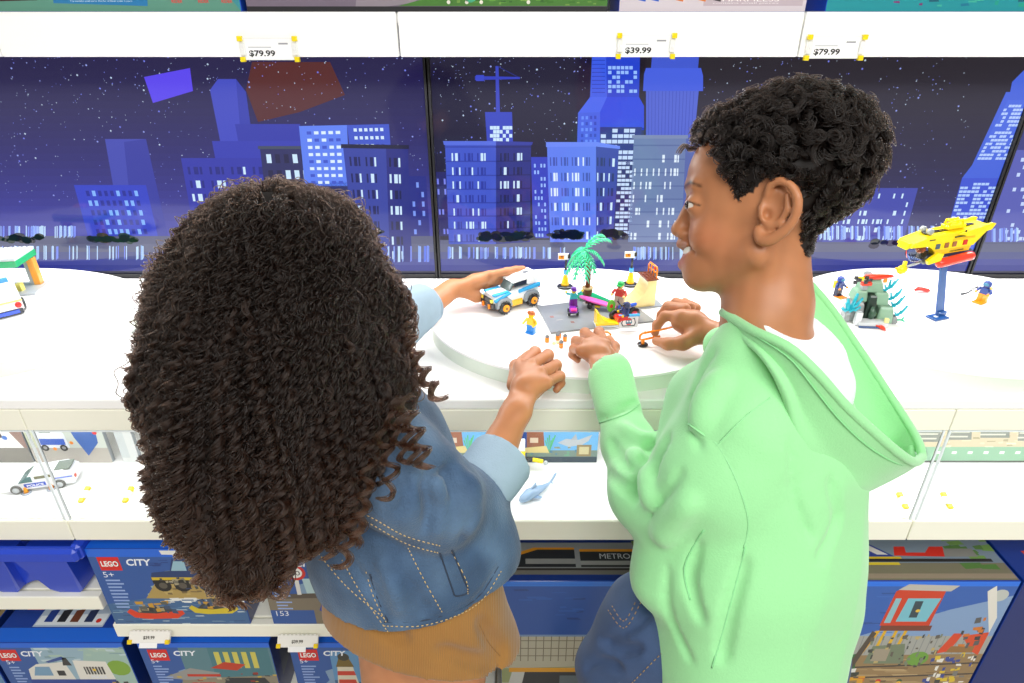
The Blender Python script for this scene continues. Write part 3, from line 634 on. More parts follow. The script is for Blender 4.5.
# top row boxes on the upper shelf
def f_teal(a):
    a.rect(0, 0, 1, 1, (60, 140, 150), 1); a.poly([(0, 0), (0, .3), (.5, .2), (.9, .25), (1, 0)], (92, 146, 128), 2)
    a.poly([(.40, .045), (.42, .2), (.72, .2), (.70, .03)], (40, 120, 176), 5)
    a.text('WARNING: CHOKING HAZARDS', .45, .072, .018, (230, 240, 245), 8, w=.235, bold=True)
    a.text('Toy contains small parts. Not for children under 3 years.', .455, .05, .010, (220, 235, 240), 8, w=.2)
    a.poly([(.22, .075), (.22, .2), (.36, .2), (.355, .085)], (214, 40, 30), 6); a.poly([(.23, .055), (.22, .08), (.36, .09), (.35, .06)], (60, 20, 24), 7)
    a.rect(.72, .08, .73, .2, (206, 40, 50), 6)
    for x, n in ((.765, 'HACKSAW'), (.85, 'FRANKIE'), (.925, 'GRACIE')):
        a.text(n, x-.003, .070, .032, (200, 30, 40), 8, w=.068, bold=True); a.text(n, x, .073, .028, (240, 226, 224), 9, w=.062, bold=True); a.text('RIDER', x+.015, .046, .018, (206, 60, 64), 9, w=.035, bold=True)
def f_grey(a):
    a.rect(0, 0, 1, 1, (116, 104, 120), 1); a.poly([(.30, 0), (.33, .3), (.5, .3), (.47, .05)], (140, 130, 140), 3)
    a.poly([(.42, .03), (.6, .12), (.6, .3), (1, .3), (1, .03)], (70, 120, 50), 4); a.rect(0, 0, 1, .028, (40, 40, 44), 5)
    a.rect(.32, .075, .47, .2, (130, 122, 130), 6)
    dots(a, .52, .03, 1, .2, 120, [(60, 110, 40), (92, 146, 60), (50, 96, 40), (110, 150, 70)], .014, 5, .012)
    for x in (.56, .61, .65, .78): a.disc(x, .05, .005, (226, 222, 210), 8)
    a.disc(.62, .09, .02, (70, 170, 130), 8)
def f_white(a):
    a.rect(0, 0, 1, 1, (206, 196, 204), 1); a.rect(.45, .035, .98, .2, (186, 170, 180), 3); a.text('HARMLESS', .55, .062, .025, (236, 230, 232), 5, w=.3); a.text('contains small pieces', .5, .045, .012, (226, 220, 224), 5, w=.35)
    for x, c in ((.1, (34, 90, 200)), (.17, (34, 90, 200)), (.30, (214, 110, 30)), (.42, (220, 120, 40)), (.5, (50, 46, 50))): a.poly([(x, .07), (x-.01, .2), (x+.045, .2), (x+.04, .06)], c, 4)
def f_reef(a):
    a.rect(0, 0, 1, 1, (30, 140, 150), 1); a.rect(.02, .075, .3, .082, (220, 190, 40), 5); a.rect(.02, .082, .3, .2, (24, 26, 50), 4)
    dots(a, .2, .02, 1, .2, 90, [(30, 150, 130), (20, 110, 140), (60, 170, 150), (120, 50, 110), (24, 90, 110)], .03, 3, .02)
    a.disc(.56, .09, .014, (226, 60, 50), 6); a.disc(.60, .085, .012, (226, 60, 50), 6); a.disc(.66, .09, .014, (226, 190, 60), 6)
    for i in range(30): x = .85+random.random()*.14; a.poly([(x, .03), (x+.004, .03), (x+random.uniform(-.02, .03), .14)], (80, 30, 90), 7)
def tb(lb, x0, x1, fn, base, side=(30, 80, 200)):
    xa = WY(x0, 6, YU+.004).x; xb = WY(x1, 6, YU+.004).x
    toy_box(lb, xa, 1.3875, xb-xa, .30 if fn is not f_white else .26, .12, fn, None, side, y=YU+.004, base=base, group='boxed toy sets on the upper shelf')
tb('teal box with a choking hazard warning on the upper shelf', -70, 241, f_teal, (30, 80, 200))
tb('grey and grass-green box on the upper shelf', 246, 608, f_grey, (36, 38, 60))
tb('pale lilac box with small figures on the upper shelf', 619, 806, f_white, (24, 70, 190))
tb('turquoise coral reef box at the right of the upper shelf', 826, 1090, f_reef, (24, 80, 200))

# price tags: white clip plate with four yellow corner blocks
def price_tag(label, p, price, rx=0, w=.075, h=.026, faded=False, rz=0, plain=False):
    t = thing('price_tag', label, 'price tag', p, 0, 'price tags in white clips'); t.rotation_euler = (rx, 0, rz)
    m = MB(); m.box((0, .0015, 0), (w, .003, h*.92), (240, 240, 238), bev=.0006)
    for sx in (-1, 1):
        m.box((sx*(w/2-.005), -.002, 0), (.009, .006, h*.5), (236, 236, 234))
        m.cyl((sx*(w/2-.005), -.005, 0), (sx*(w/2-.005), -.0065, 0), .0022, (240, 240, 238))
    m.build('tag_clip', None, t)
    for sx in (-1, 1):
        for sz in (-1, 1):
            m = MB(); m.box((sx*(w/2-.003), -.0015, sz*(h/2-.003)), (.0085, .008, .0085), (240, 214, 20)); m.build('corner_block', None, t)
    a = Art((-w/2+.010, -.0003, -h*.42), (1, 0, 0), (0, 0, 1), .00004); a.sx, a.sy = w-.020, h*.84
    ink = (176, 172, 160) if faded else (24, 24, 26)
    a.rect(0, 0, 1, 1, (246, 246, 246), 1); a.text(price, .06, .10, .34, ink, 2, w=.56, bold=not faded)
    a.rect(.06, .56, .55, .61, (190, 190, 195), 2); a.rect(.72, .72, .92, .80, (150, 150, 155), 2)
    a.build('price_card', PRINT, t)
for (px, py), pr, lb in (((269, 49), '$79.99', 'clipped price tag above the left screen reading $79.99'), ((646, 46), '$39.99', 'clipped price tag above the tall tower reading $39.99'), ((835, 47.5), '$79.99', "clipped price tag above the boy's head reading $79.99")):
    p = WY(px, py, YU-.004); price_tag(lb, p, pr, w=.104, h=.040)
for (px, py), pr, lb in (((107, 495), '79.99', 'faded price tag lying on the display shelf by the toy police car'), ((924, 501), '$19.99', 'faded price tag lying on the display shelf right of the hoodie'), ((641, 503), '$19.99', "price tag on the display shelf mostly hidden by the boy's sleeve, one yellow corner showing")):
    p = WZ(px, py, ZL+.004); price_tag(lb, p, pr, rx=math.radians(-72), w=.086, h=.030, faded=True)
for (px, py), lb in (((150, 637), 'price tag clip on the shelf lip under the speedboat box'), ((298, 641), 'price tag clip on the shelf lip under the race car box')):
    p = WY(px, py, YF-.016); t = thing('price_tag', lb, 'price tag', p, 0, 'price tags in white clips'); t.rotation_euler = (math.radians(-38), 0, 0)
    m = MB(); m.box((0, 0, 0), (.078, .006, .022), (240, 238, 230)); m.box((0, .006, .006), (.074, .010, .008), (236, 234, 226)); m.box((0, -.004, -.014), (.034, .001, .010), (246, 246, 244))
    for i in range(9): m.cyl((-.032+i*.008, 0, .010), (-.032+i*.008, 0, .0128), .0024, (238, 236, 228), 8)
    m.build('tag_clip', None, t)
    for sx in (-1, 1):
        m = MB(); m.box((sx*.036, -.003, -.008), (.008, .007, .008), (240, 206, 20)); m.build('corner_block', None, t)
    a = Art((-.028, -.0035, -.007), (1, 0, 0), (0, 0, 1), .00004); a.sx, a.sy = .056, .014
    a.text('$39.99', .3, .2, .5, (80, 78, 70), 2, bold=True); a.build('price_card', PRINT, t)

# blue plastic bin
t = thing('storage_bin', 'blue plastic storage bin with scooped front on the left stock shelf', 'bin', (-1.0, YF+.026, .4145))
BLUE = mat('blue_plastic', (34, 70, 200), .32, coat=.2)
# tapered body with rim; front wall made of two lobes around a scooped arch
m = MB()
def bin_ring(z, grow, zf=None): return [(-.20-grow, .012-grow*.6, z), (.215+grow, .012-grow*.6, z), (.215+grow, .22+grow, z), (-.20-grow, .22+grow, z)]
r0 = [(-.17, .045, 0), (.185, .045, 0), (.185, .2, 0), (-.17, .2, 0)]; r1 = bin_ring(.104, .0)
vs = r0+r1; fs = [(3, 2, 1, 0), (1, 2, 6, 5), (2, 3, 7, 6), (3, 0, 4, 7)]
m.add(vs, fs)
def lobe(x0, x1, xb0, xb1, y0):
    prof = [(x0, .104, y0), (x1, .104, y0), (xb1, .012, y0+.016), (xb1-.012, 0, y0+.02), (xb0+.012, 0, y0+.02), (xb0, .012, y0+.016)]
    n = len(prof); vs = [(x, y, z) for x, z, y in prof] + [(x, y+.05, z) for x, z, y in prof]
    m.add(vs, [tuple(range(n))] + [tuple(range(n, 2*n))[::-1]] + [((i+1) % n, i, n+i, n+(i+1) % n) for i in range(n)])
m.add([r0[0], r0[1], r1[1], r1[0]], [(0, 1, 2, 3)]); lobe(.105, .200, .132, .194, -.035); lobe(-.02, .088, .024, .076, -.035); lobe(-.20, -.11, -.165, -.125, -.035)
n = 12
for xa_, xb_ in ((.066, .140), (-.132, .032)):
    vs = []
    for k in range(n+1):
        f = k/n; x = xa_+(xb_-xa_)*f; z = .018*math.sin(math.pi*f); vs += [(x, -.004, z+.002), (x, -.022, .104)]
    m.add(vs, [(2*k, 2*k+2, 2*k+3, 2*k+1) for k in range(n)], None, True)
vs = []
for k in range(n+1): f = k/n; x = -.03+.115*f; vs += [(x, -.046, .106), (x, -.041, .104-.020*math.sin(math.pi*f))]
m.add(vs, [(2*k, 2*k+1, 2*k+3, 2*k+2) for k in range(n)], None, True)
m.build('bin_body', BLUE, t)
m = MB(); m.box((.007, -.034, .119), (.445, .02, .030), bev=.006)
for sx in (-1, 1): m.box((.007+sx*.215, .09, .119), (.02, .25, .036), bev=.006)
m.box((.007, .215, .119), (.445, .02, .036), bev=.006); m.build('bin_rim', BLUE, t)
# ------------------------------------------------------------------ toys on the platforms
YEL = (250, 205, 20); ORG = (250, 140, 20)
def at(px, py, z=ZD, dz=.0004): p = WZ(px, py, z); return (p.x, p.y, p.z+dz)
def figure(label, p, rz, legs, torso, head='cap', hair=(180, 80, 20), skin=YEL, s=1.0, arms=None, lean=0, sit=False, extra=None, parent_tilt=None):
    t = thing('toy_figure', label, 'toy figure', p, rz, 'small toy figures'); t.scale = (s, s, s)
    if lean: t.rotation_euler = (lean, 0, rz)
    m = MB()
    if sit:
        for sx in (-1, 1): m.box((sx*.0042, -.006, .006), (.0076, .016, .0075), legs); m.box((sx*.0042, -.014, .004), (.0076, .006, .008), legs)
    else:
        for sx in (-1, 1): m.box((sx*.0042, 0, .008), (.0076, .0078, .012), legs); m.box((sx*.0042, -.0015, .0015), (.0078, .0105, .003), legs)
        m.box((0, 0, .0148), (.0160, .0078, .003), legs)
    m.build('legs', None, t)
    z0 = .0163 if not sit else .0095
    m = MB(); m.box((0, 0, z0+.0062), (.0165, .0080, .0124), torso, taper=.72); m.build('torso', None, t)
    for sx in (-1, 1):
        m = MB(); a = Vector((sx*.0078, 0, z0+.0105)); e = Vector((sx*.0115, -.002, z0+.005)); h = Vector((sx*.0105, -.0085, z0+.0035))
        if arms == 'up': e = Vector((sx*.0135, -.001, z0+.012)); h = Vector((sx*.017, -.003, z0+.018))
        m.tube([a, e, h], [.0026, .0024, .0022], torso); m.ball(h+Vector((0, -.001, 0)), .0024, skin); m.build('arm', None, t)
    m = MB(); m.cyl((0, 0, z0+.0122), (0, 0, z0+.0145), .003, skin)
    m.rev((0, 0, z0+.0138), [(.0035, 0), (.0051, .0014), (.0053, .005), (.0045, .0082), (.003, .009)], skin)
    for sx in (-1, 1): m.ball((sx*.0018, -.0051, z0+.0195), .0006, (20, 20, 20), n=6)
    m.tube([(-.002, -.0052, z0+.0170), (0, -.0054, z0+.0163), (.002, -.0052, z0+.0170)], .0004, (60, 20, 20), n=5)
    m.build('head', None, t)
    m = MB(); zt = z0+.0205
    if head == 'hair':
        m.ball((0, .001, zt+.001), .0062, hair, (1, 1, .72)); m.ball((-.002, -.003, zt+.0032), .0038, hair); m.ball((.003, -.002, zt+.003), .0034, hair); m.ball((0, .004, zt-.003), .0048, hair)
    elif head == 'cap':
        m.rev((0, 0, zt-.001), [(.0058, 0), (.0060, .0025), (.005, .0055), (.002, .007)], hair); m.box((0, -.006, zt-.0002), (.009, .007, .0012), hair)
    elif head == 'helmet':
        m.ball((0, .0006, zt-.002), .0072, hair, (1, 1.02, 1)); m.ball((0, -.0035, zt-.0015), .0052, (60, 120, 150) if extra == 'diver' else (30, 30, 34), (1, .8, .7))
    m.build('headgear', None, t)
    if extra == 'diver':
        m = MB(); m.cyl((-.004, .0075, z0-.001), (-.004, .0075, z0+.013), .0034, YEL); m.cyl((.004, .0075, z0-.001), (.004, .0075, z0+.013), .0034, YEL); m.build('air_tank', None, t)
        m = MB()
        for sx in (-1, 1): m.box((sx*.0045, -.009, .0012), (.0085, .016, .0018), ORG)
        m.build('flippers', None, t)
    return t
figure('small toy figure in blue trousers with orange hair, standing left of the grey plate', at(531, 333), math.radians(-35), (30, 130, 215), (240, 196, 40), 'hair', (190, 96, 30))
# scooter / skateboard rider
PL_Z = ZD+.0036
t = figure('small toy figure in a purple cap and teal top riding a purple board', at(573, 306, PL_Z+.006), math.radians(10), (120, 40, 150), (20, 170, 180), 'cap', (96, 40, 150), arms='up', s=.92)
t = thing('toy_scooter', 'purple toy ride-on with pink seat under the purple-capped figure', 'toy vehicle', at(573, 314, PL_Z))
m = MB(); m.box((0, 0, .0085), (.014, .026, .005), (120, 40, 160), bev=.002); m.box((0, -.009, .0125), (.011, .008, .003), (230, 50, 140)); m.build('deck', None, t)
for sx in (-1, 1):
    for sy in (-1, 1):
        m = MB(); m.cyl((sx*.0055, sy*.008, .0040), (sx*.010, sy*.008, .0040), .0038, (26, 26, 28)); m.build('wheel', None, t)
# grey road plate, slightly rotated
c = [WZ(536, 306, ZD), WZ(551, 334, ZD), WZ(655, 322, ZD)]
ex = (c[2]-c[1]).normalized(); wl = (c[2]-c[1]).length; dl = .125
bl, fl, fr = c; ang = math.atan2(ex.y, ex.x)
t = thing('baseplate', 'dark grey toy road plate with studs holding the ramp and palm', 'toy baseplate', (fl.x, fl.y, ZD+.0003), ang)
m = MB(); bx = Matrix.Rotation(-ang, 3, 'Z') @ (bl-fl); 
poly = [(0, 0), (wl, 0), (wl-.012, .085), (wl*.62, .118), (bx.x+.01, .112), (bx.x, bx.y)]
m.prism(poly, .0030, (0, 0, 0), (1, 0, 0), (0, 1, 0), (126, 130, 132)); m.build('plate', mat('grey_plate', None, .3, coat=.3, mott=(60, .08)), t)
m = MB()
for (a_, b_, c_, d_, col) in ((.03, .045, .012, .002, (170, 168, 164)), (.05, .03, .006, .006, (136, 104, 96)), (.02, .06, .007, .007, (150, 110, 100)), (.06, .06, .02, .0025, (235, 235, 235))): m.box((a_, b_, .0031), (c_, d_, .0006), col)
m.build('road_marking', None, t)
m = MB()
for i in range(3):
    for j in range(5): m.cyl((wl*.52+.008*j, .085+.008*i, .003), (wl*.52+.008*j, .085+.008*i, .0048), .0024, (116, 120, 122), 10)
m.build('studs', None, t)
# palm tree on green leaf base
t = thing('toy_palm_tree', 'toy palm tree with brown trunk and bright green fronds', 'toy tree', at(587, 297, PL_Z+.002))
m = MB(); m.prism([(-.025, -.004), (-.012, .016), (.01, .02), (.05, -.030), (.02, -.026)], .0035, (0, 0, -.001), (1, 0, 0), (0, 1, 0), (20, 150, 90)); m.build('green_base', None, t)
m = MB(); m.rev((0, 0, .0026), [(.0085, 0), (.0105, .012), (.0098, .0165), (.008, .0165)], (110, 62, 34)); m.rev((0, 0, .018), [(.0108, 0), (.0108, .003), (.006, .0034)], (190, 160, 110)); m.build('planter', None, t)
tp = [(0, 0, .02), (.001, 0, .04), (.0, 0, .06), (-.004, 0, .078), (-.010, 0, .092)]
m = MB(); m.tube(tp, [.0052, .0046, .0042, .0040, .0036], (112, 58, 30), 10)
for k in range(9): f = k/9; p = Vector(tp[min(int(f*4), 3)]).lerp(Vector(tp[min(int(f*4), 3)+1]), f*4 % 1); m.rev(p, [(.0054-.001*f, 0), (.0054-.001*f, .001)], (92, 46, 24), 10)
m.build('trunk', None, t)
top = Vector((-.012, 0, .095))
GRN = (60, 205, 150)
for i, (a_, L_, up) in enumerate(((0.15, .052, .030), (-.2, .040, .012), (.55, .048, .034), (2.7, .030, .002), (3.4, .032, -.010), (4.2, .036, -.014), (4.8, .042, -.010), (5.4, .034, -.002), (1.6, .034, .012), (2.2, .030, .008))):
    m = MB(); d = Vector((math.cos(a_), math.sin(a_), 0)); sd = Vector((-d.y, d.x, 0)); n_ = 9; pts = []
    for k in range(n_): f = k/(n_-1); pts.append(top+d*(L_*f)+Vector((0, 0, up*math.sin(f*1.7)-.034*f*f*(1 if up < .02 else .35))))
    for k in range(1, n_-1):
        f = k/(n_-1); wv = .011*math.sin(math.pi*(.15+.8*f))
        for sg in (-1, 1):
            q = pts[k]; e_ = q+sd*sg*wv+(pts[min(k+1, n_-1)]-q)*1.3+Vector((0, 0, -.003)); m.tube([q, (q+e_)/2+Vector((0, 0, .001)), e_], [.0016, .0014, .0005], GRN, 5)
    m.tube(pts, [.0018]*(n_-1)+[.0006], (44, 180, 124), 6); m.build('frond', None, t)
# street signs
def sign(label, px, py):
    t = thing('toy_lamp_sign', label, 'toy sign post', at(px, py), 0, 'toy sign posts behind the skate park')
    m = MB(); m.rev((0, 0, 0), [(.0165, 0), (.0172, .002), (.012, .0045), (.004, .0048)], (40, 42, 44), 20); m.build('round_foot', None, t)
    m = MB(); m.rev((0, 0, .0045), [(.0085, 0), (.0080, .004), (.0042, .022), (.0038, .024)], (248, 186, 20)); m.build('cone', None, t)
    m = MB(); m.rev((0, 0, .0285), [(.0044, 0), (.0044, .009)], (70, 160, 225)); m.build('collar', None, t)
    m = MB(); m.cyl((0, 0, .037), (0, 0, .063), .0020, (26, 26, 28)); m.rev((0, 0, .0375), [(.0030, 0), (.0024, .006)], (26, 26, 28)); m.build('post', None, t)
    m = MB(); m.box((-.006, 0, .066), (.021, .004, .013), (242, 244, 246)); m.box((.0055, -.0005, .067), (.005, .0052, .008), (30, 30, 34)); m.box((-.010, -.0022, .065), (.011, .0014, .007), (240, 150, 40)); m.box((-.009, -.0030, .067), (.004, .001, .003), (120, 60, 30)); m.build('sign_board', None, t)
sign('yellow cone toy sign post left of the palm tree', 565, 287); sign('yellow cone toy sign post right of the palm tree', 630, 285)
# quarter pipe
p = at(643, 307)
t = thing('toy_quarter_pipe', 'cream toy quarter pipe ramp with an orange rail on its brown top', 'toy ramp', p, math.radians(14))
m = MB(); prof = [(-.040, 0), (.022, 0), (.022, .052), (.006, .052)] + [(.006-.046*(1-math.cos(a_))*1.0 if False else .006-.046*math.sin(a_), .052-.050*(1-math.cos(a_))) for a_ in [math.pi/2*k/9 for k in range(1, 10)]]
prof = [(-.042, 0), (.022, 0), (.022, .052), (.004, .052)] + [(.004-.046+.046*math.cos(a_), .052-.049*math.sin(a_)) for a_ in [math.pi/2*k/9 for k in range(1, 10)]]
m.prism(prof, -.040, (0, -.004, .002), (1, 0, 0), (0, 0, 1), (240, 220, 150)); m.build('ramp_body', None, t)
m = MB(); m.box((-.0, .016, .0011), (.076, .050, .0022), (150, 156, 160)); m.build('foot_plate', None, t)
m = MB(); m.box((.013, .016, .0555), (.024, .042, .003), (120, 62, 34))
for i in range(3):
    for j in range(5): m.cyl((.006+.0075*i, 0+.008*j, .057), (.006+.0075*i, .0+.008*j, .0585), .0024, (120, 62, 34), 10)
m.build('brown_top', None, t)
m = MB(); R_ = [(.020, -.003, .058), (.020, -.003, .074), (.020, .0, .079), (.020, .028, .079), (.020, .033, .074), (.020, .033, .058)]; m.tube(R_, .0017, ORG); m.tube([(.020, .010, .058), (.020, .010, .079)], .0014, ORG); m.tube([(.020, .022, .058), (.020, .022, .079)], .0014, ORG); m.tube([(.020, -.003, .068), (.020, .033, .068)], .0013, ORG); m.ball((.020, .003, .077), .0036, (226, 50, 40)); m.build('orange_rail', None, t)
# pink surfboard / pink fin on dark frame
t = thing('toy_surfboard', 'pink pointed toy surfboard lying on a black rack on the grey plate', 'toy surfboard', at(596, 306, PL_Z+.004), math.radians(-20))
m = MB(); n = 16; P_ = []
for k in range(n): a_ = 2*math.pi*k/n; P_.append((.034*math.cos(a_)*(1.0 if math.cos(a_) < 0 else 1.15), .0085*math.sin(a_)))
m.prism(P_, .003, (0, 0, .008), (1, 0, -.16), (0, 1, 0), (240, 100, 190)); m.build('board', None, t)
m = MB(); m.box((.0, 0, .005), (.040, .010, .004), (84, 52, 36)); m.cyl((-.010, -.012, .002), (-.010, .008, .002), .0052, (34, 34, 36)); m.box((-.018, -.002, .003), (.014, .006, .003), (214, 214, 210)); m.box((.004, -.004, .001), (.010, .006, .003), (220, 190, 40)); m.build('rack', None, t)
# yellow kicker ramp
t = thing('toy_kicker_ramp', 'small yellow toy kicker ramp in front of the motorbike', 'toy ramp', at(607, 326, PL_Z), math.radians(6))
m = MB(); m.box((0, .006, .0012), (.044, .024, .0024), (196, 206, 214)); m.build('ramp_foot', None, t)
m = MB(); m.prism([(-.021, 0), (.021, 0), (.021, .002), (.004, .005), (-.008, .011), (-.017, .024), (-.021, .026)], -.020, (0, -.004, .0026), (1, 0, 0), (0, 0, 1), (250, 206, 24)); m.build('ramp_body', None, t)
# motorbike
t = thing('toy_motorbike', 'blue toy dirt bike with red-hubbed black wheels', 'toy motorbike', at(624, 320, PL_Z), math.radians(16))
for wx in (-.018, .018):
    m = MB(); m.rev((wx, -.0035, .0115), [(.0105, 0), (.0118, .0015), (.0118, .0055), (.0105, .007), (.006, .007)], (26, 26, 28), 20, (0, 1, 0))
    o = m.build('wheel', None, t); m = MB(); m.rev((wx, -.0042, .0115), [(.0058, 0), (.0062, .004), (.0058, .0084)], (200, 40, 50), 14, (0, 1, 0)); m.build('hub', None, o)
m = MB(); m.tube([(-.018, -.004, .0115), (-.012, -.004, .026), (-.010, -.004, .031)], .0015, (50, 54, 60)); m.box((0, 0, .018), (.018, .005, .009), (40, 60, 120)); m.tube([(.018, 0, .0115), (.006, 0, .017)], .002, (40, 40, 44)); m.build('frame', None, t)
m = MB(); m.prism([(-.013, .024), (.002, .024), (.020, .027), (.022, .031), (-.002, .029), (-.012, .030)], -.006, (0, -.003, 0), (1, 0, 0), (0, 0, 1), (30, 80, 190)); m.build('fairing', None, t)
m = MB(); m.tube([(-.011, -.010, .034), (-.0105, 0, .032), (-.011, .010, .034)], .0013, (30, 30, 32)); m.build('handlebar', None, t)
figure('toy rider in red trousers and navy helmet sitting on the dirt bike', at(625, 320, PL_Z+.016), math.radians(-76), (206, 40, 36), (34, 52, 110), 'helmet', (36, 48, 96), sit=True)
figure('toy figure in a green cap standing behind the dirt bike', at(619, 305, PL_Z+.002), math.radians(-30), (190, 180, 160), (200, 60, 50), 'cap', (50, 170, 90), skin=(230, 200, 120), s=1.15)
t = thing('toy_shield', 'bright green oval toy board with a red centre held beside the capped figure', 'toy board', at(611, 306, PL_Z+.024), math.radians(15))
m = MB(); m.prism([(.008*math.cos(k*.524), .0125*math.sin(k*.524)) for k in range(12)], .002, (0, 0, 0), (1, 0, 0), (0, 0, 1), (110, 200, 70)); m.build('board', None, t)
m = MB(); m.ball((0, -.001, 0), .0035, (210, 60, 40), (1, .7, 1.3)); m.build('centre_badge', None, t)
# sign panel with blue top
t = thing('toy_banner', 'small white toy banner with a graffiti face and blue top edge', 'toy banner', at(628, 328, PL_Z), math.radians(7))
m = MB(); m.box((0, 0, .0115), (.034, .003, .023), (214, 218, 222)); m.build('panel', None, t)
m = MB(); m.box((0, 0, .0245), (.038, .0045, .0036), (70, 170, 235)); m.build('top_rail', None, t)
a = Art((-.017, -.0016, 0), (1, 0, 0), (0, 0, 1), .00006)
a.poly([(.006, .004), (.028, .004), (.030, .010), (.027, .020), (.022, .018), (.017, .021), (.011, .018), (.005, .020), (.003, .010)], (40, 44, 50), 1)
a.poly([(.007, .006), (.027, .006), (.028, .011), (.026, .018), (.017, .017), (.007, .018), (.005, .011)], (224, 226, 228), 2)
a.disc(.017, .0125, .006, (44, 120, 150), 3); a.disc(.0145, .0135, .0018, (230, 230, 230), 4); a.disc(.0195, .0135, .0018, (230, 230, 230), 4); a.poly([(.011, .016), (.017, .0205), (.023, .016)], (190, 50, 50), 4); a.rect(.013, .0065, .021, .009, (190, 60, 60), 4)
a.build('graffiti_print', PRINT, t)
# little orange cans and stud pile
for i, (px, py, f) in enumerate(((547, 342, 0), (557.5, 340, 0), (561, 347.5, 0), (565, 341, 0), (559, 338, 1))):
    t = thing('toy_spray_can', ('lone orange toy can nearest the blue-trousered figure', 'orange toy can at the back of the little pile', 'orange toy can nearest in the little pile', "orange toy can in the pile touching the boy's fingers", 'orange toy can tucked behind the little pile')[i], 'toy can', at(px, py), 0, 'orange toy cans')
    m = MB(); m.cyl((0, 0, 0), (0, 0, .009), .0038, ORG); m.build('can_body', None, t)
    m = MB(); m.rev((0, 0, .009), [(.0038, 0), (.0036, .002), (.0018, .0035), (.0016, .0045)], (120, 124, 128)); m.build('can_cap', None, t)
t = tag(MB().cyl((0, 0, 0), (0, 0, .002), .0032, (244, 226, 170)).cyl((0, 0, .002), (0, 0, .0035), .0016, (244, 226, 170)).cyl((.007, .003, 0), (.007, .003, .0025), .003, (244, 226, 170)).build('toy_stud'), 'cream round toy stud beside the orange cans', 'toy stud'); t.location = at(554, 344)
# orange bar held by the boy
t = thing('toy_rail', "orange toy grind rail on a black round foot, pinched in the boy's right hand", 'toy rail', at(642.5, 345.5), math.radians(2))
m = MB(); m.rev((0, 0, 0), [(.0088, 0), (.0095, .0018), (.0088, .0032), (.004, .0034)], (26, 26, 28), 18); m.build('foot', None, t)
m = MB(); m.cyl((0, 0, .003), (0, 0, .009), .003, ORG); m.tube([(-.006, 0, .012), (-.006, 0, .019), (-.002, 0, .023), (.03, .006, .026), (.055, .012, .029)], .0019, ORG); m.tube([(-.006, 0, .012), (-.003, 0, .010), (.03, .006, .014)], .0019, ORG); m.tube([(.018, .003, .012), (.020, .004, .025)], .0016, ORG); m.tube([(.002, 0, .022), (.002, 0, .0265)], .0016, ORG); m.build('bar', None, t)
t = thing('toy_rail', "orange toy rail end sticking out behind the boy's left hand", 'toy rail', at(606, 340), math.radians(-20))
m = MB(); m.tube([(-.02, 0, .003), (.004, 0, .003), (.007, 0, .006), (.007, 0, .012), (.003, 0, .015), (-.018, 0, .015)], .0018, ORG); m.build('bar', None, t)

# off-road car under the girl's hand: nose towards lower left
p = at(511, 305.5); CZ = 0
t = thing('toy_car', "white and azure toy off-road car with orange hubs under the girl's left hand", 'toy car', p, math.radians(35)); t.scale = (1.12,)*3
# local: nose at -x
AZ = (60, 170, 230); LG = (150, 156, 162); DGR = (60, 62, 66)
m = MB(); m.box((0, 0, .0115), (.088, .030, .006), DGR); m.box((.0, -.0165, .0125), (.022, .006, .010), (248, 190, 30)); m.box((.0, .0165, .0125), (.022, .006, .010), (248, 190, 30)); m.build('chassis', None, t)
m = MB()
m.prism([(-.044, .012), (-.047, .018), (-.043, .030), (-.012, .034), (.046, .036), (.048, .026), (.044, .014)], .032, (0, .016, 0), (1, 0, 0), (0, 0, 1), (240, 242, 244))
m.build('body_shell', None, t)
m = MB()
for sy in (-1, 1):
    m.prism([(-.046, .026), (-.014, .0345), (-.012, .0315), (-.044, .022)], .0042*1, (0, sy*.0172+.0021, 0), (1, 0, 0), (0, 0, 1), AZ)
    m.prism([(.004, .034), (.048, .0385), (.049, .032), (.004, .029)], .004, (0, sy*.0172+.002, 0), (1, 0, 0), (0, 0, 1), AZ)
    m.box((-.030, sy*.0125, .0335), (.030, .007, .003), AZ)
m.box((-.030, 0, .0325), (.030, .018, .003), (244, 246, 248)); m.build('azure_stripe', None, t)
m = MB()
for wx in (-.028, .030):
    for sy in (-1, 1):
        m.prism([(wx-.016, .012), (wx-.014, .022), (wx-.008, .027), (wx+.008, .027), (wx+.014, .022), (wx+.016, .012), (wx+.011, .012), (wx+.008, .021), (wx-.008, .021), (wx-.011, .012)], .009, (0, sy*.0185+.0045, 0), (1, 0, 0), (0, 0, 1), LG)
m.build('wheel_arches', None, t)
m = MB(); m.box((-.047, 0, .016), (.006, .036, .009), (50, 52, 56)); m.box((-.0475, 0, .024), (.004, .026, .006), (40, 42, 46)); m.box((-.051, -.009, .014), (.003, .004, .008), ORG); m.box((-.051, .009, .014), (.003, .004, .008), ORG); m.build('front_bumper', None, t)
m = MB()
for sy in (-1, 1): m.box((-.0485, sy*.0135, .0245), (.004, .005, .005), (240, 210, 60)); m.box((.048, sy*.015, .031), (.003, .005, .005), (214, 40, 40))
m.build('lamps', None, t)
m = MB(); m.prism([(-.014, .034), (-.004, .049), (-.001, .049), (-.009, .034)], .026, (0, .013, 0), (1, 0, 0), (0, 0, 1), (96, 112, 110)); m.build('windscreen', mat('smoked_plastic', (130, 150, 150), .05, trans=.5), t)
m = MB(); m.box((.012, 0, .043), (.026, .024, .010), (40, 48, 62)); m.box((.0, 0, .039), (.012, .014, .006), (180, 100, 50)); m.build('cabin', None, t)
m = MB(); m.prism([(-.006, .049), (.010, .0535), (.046, .055), (.048, .051), (.044, .038), (.040, .038), (.036, .0495), (-.006, .0475)], .032, (0, .016, 0), (1, 0, 0), (0, 0, 1), (246, 248, 250))
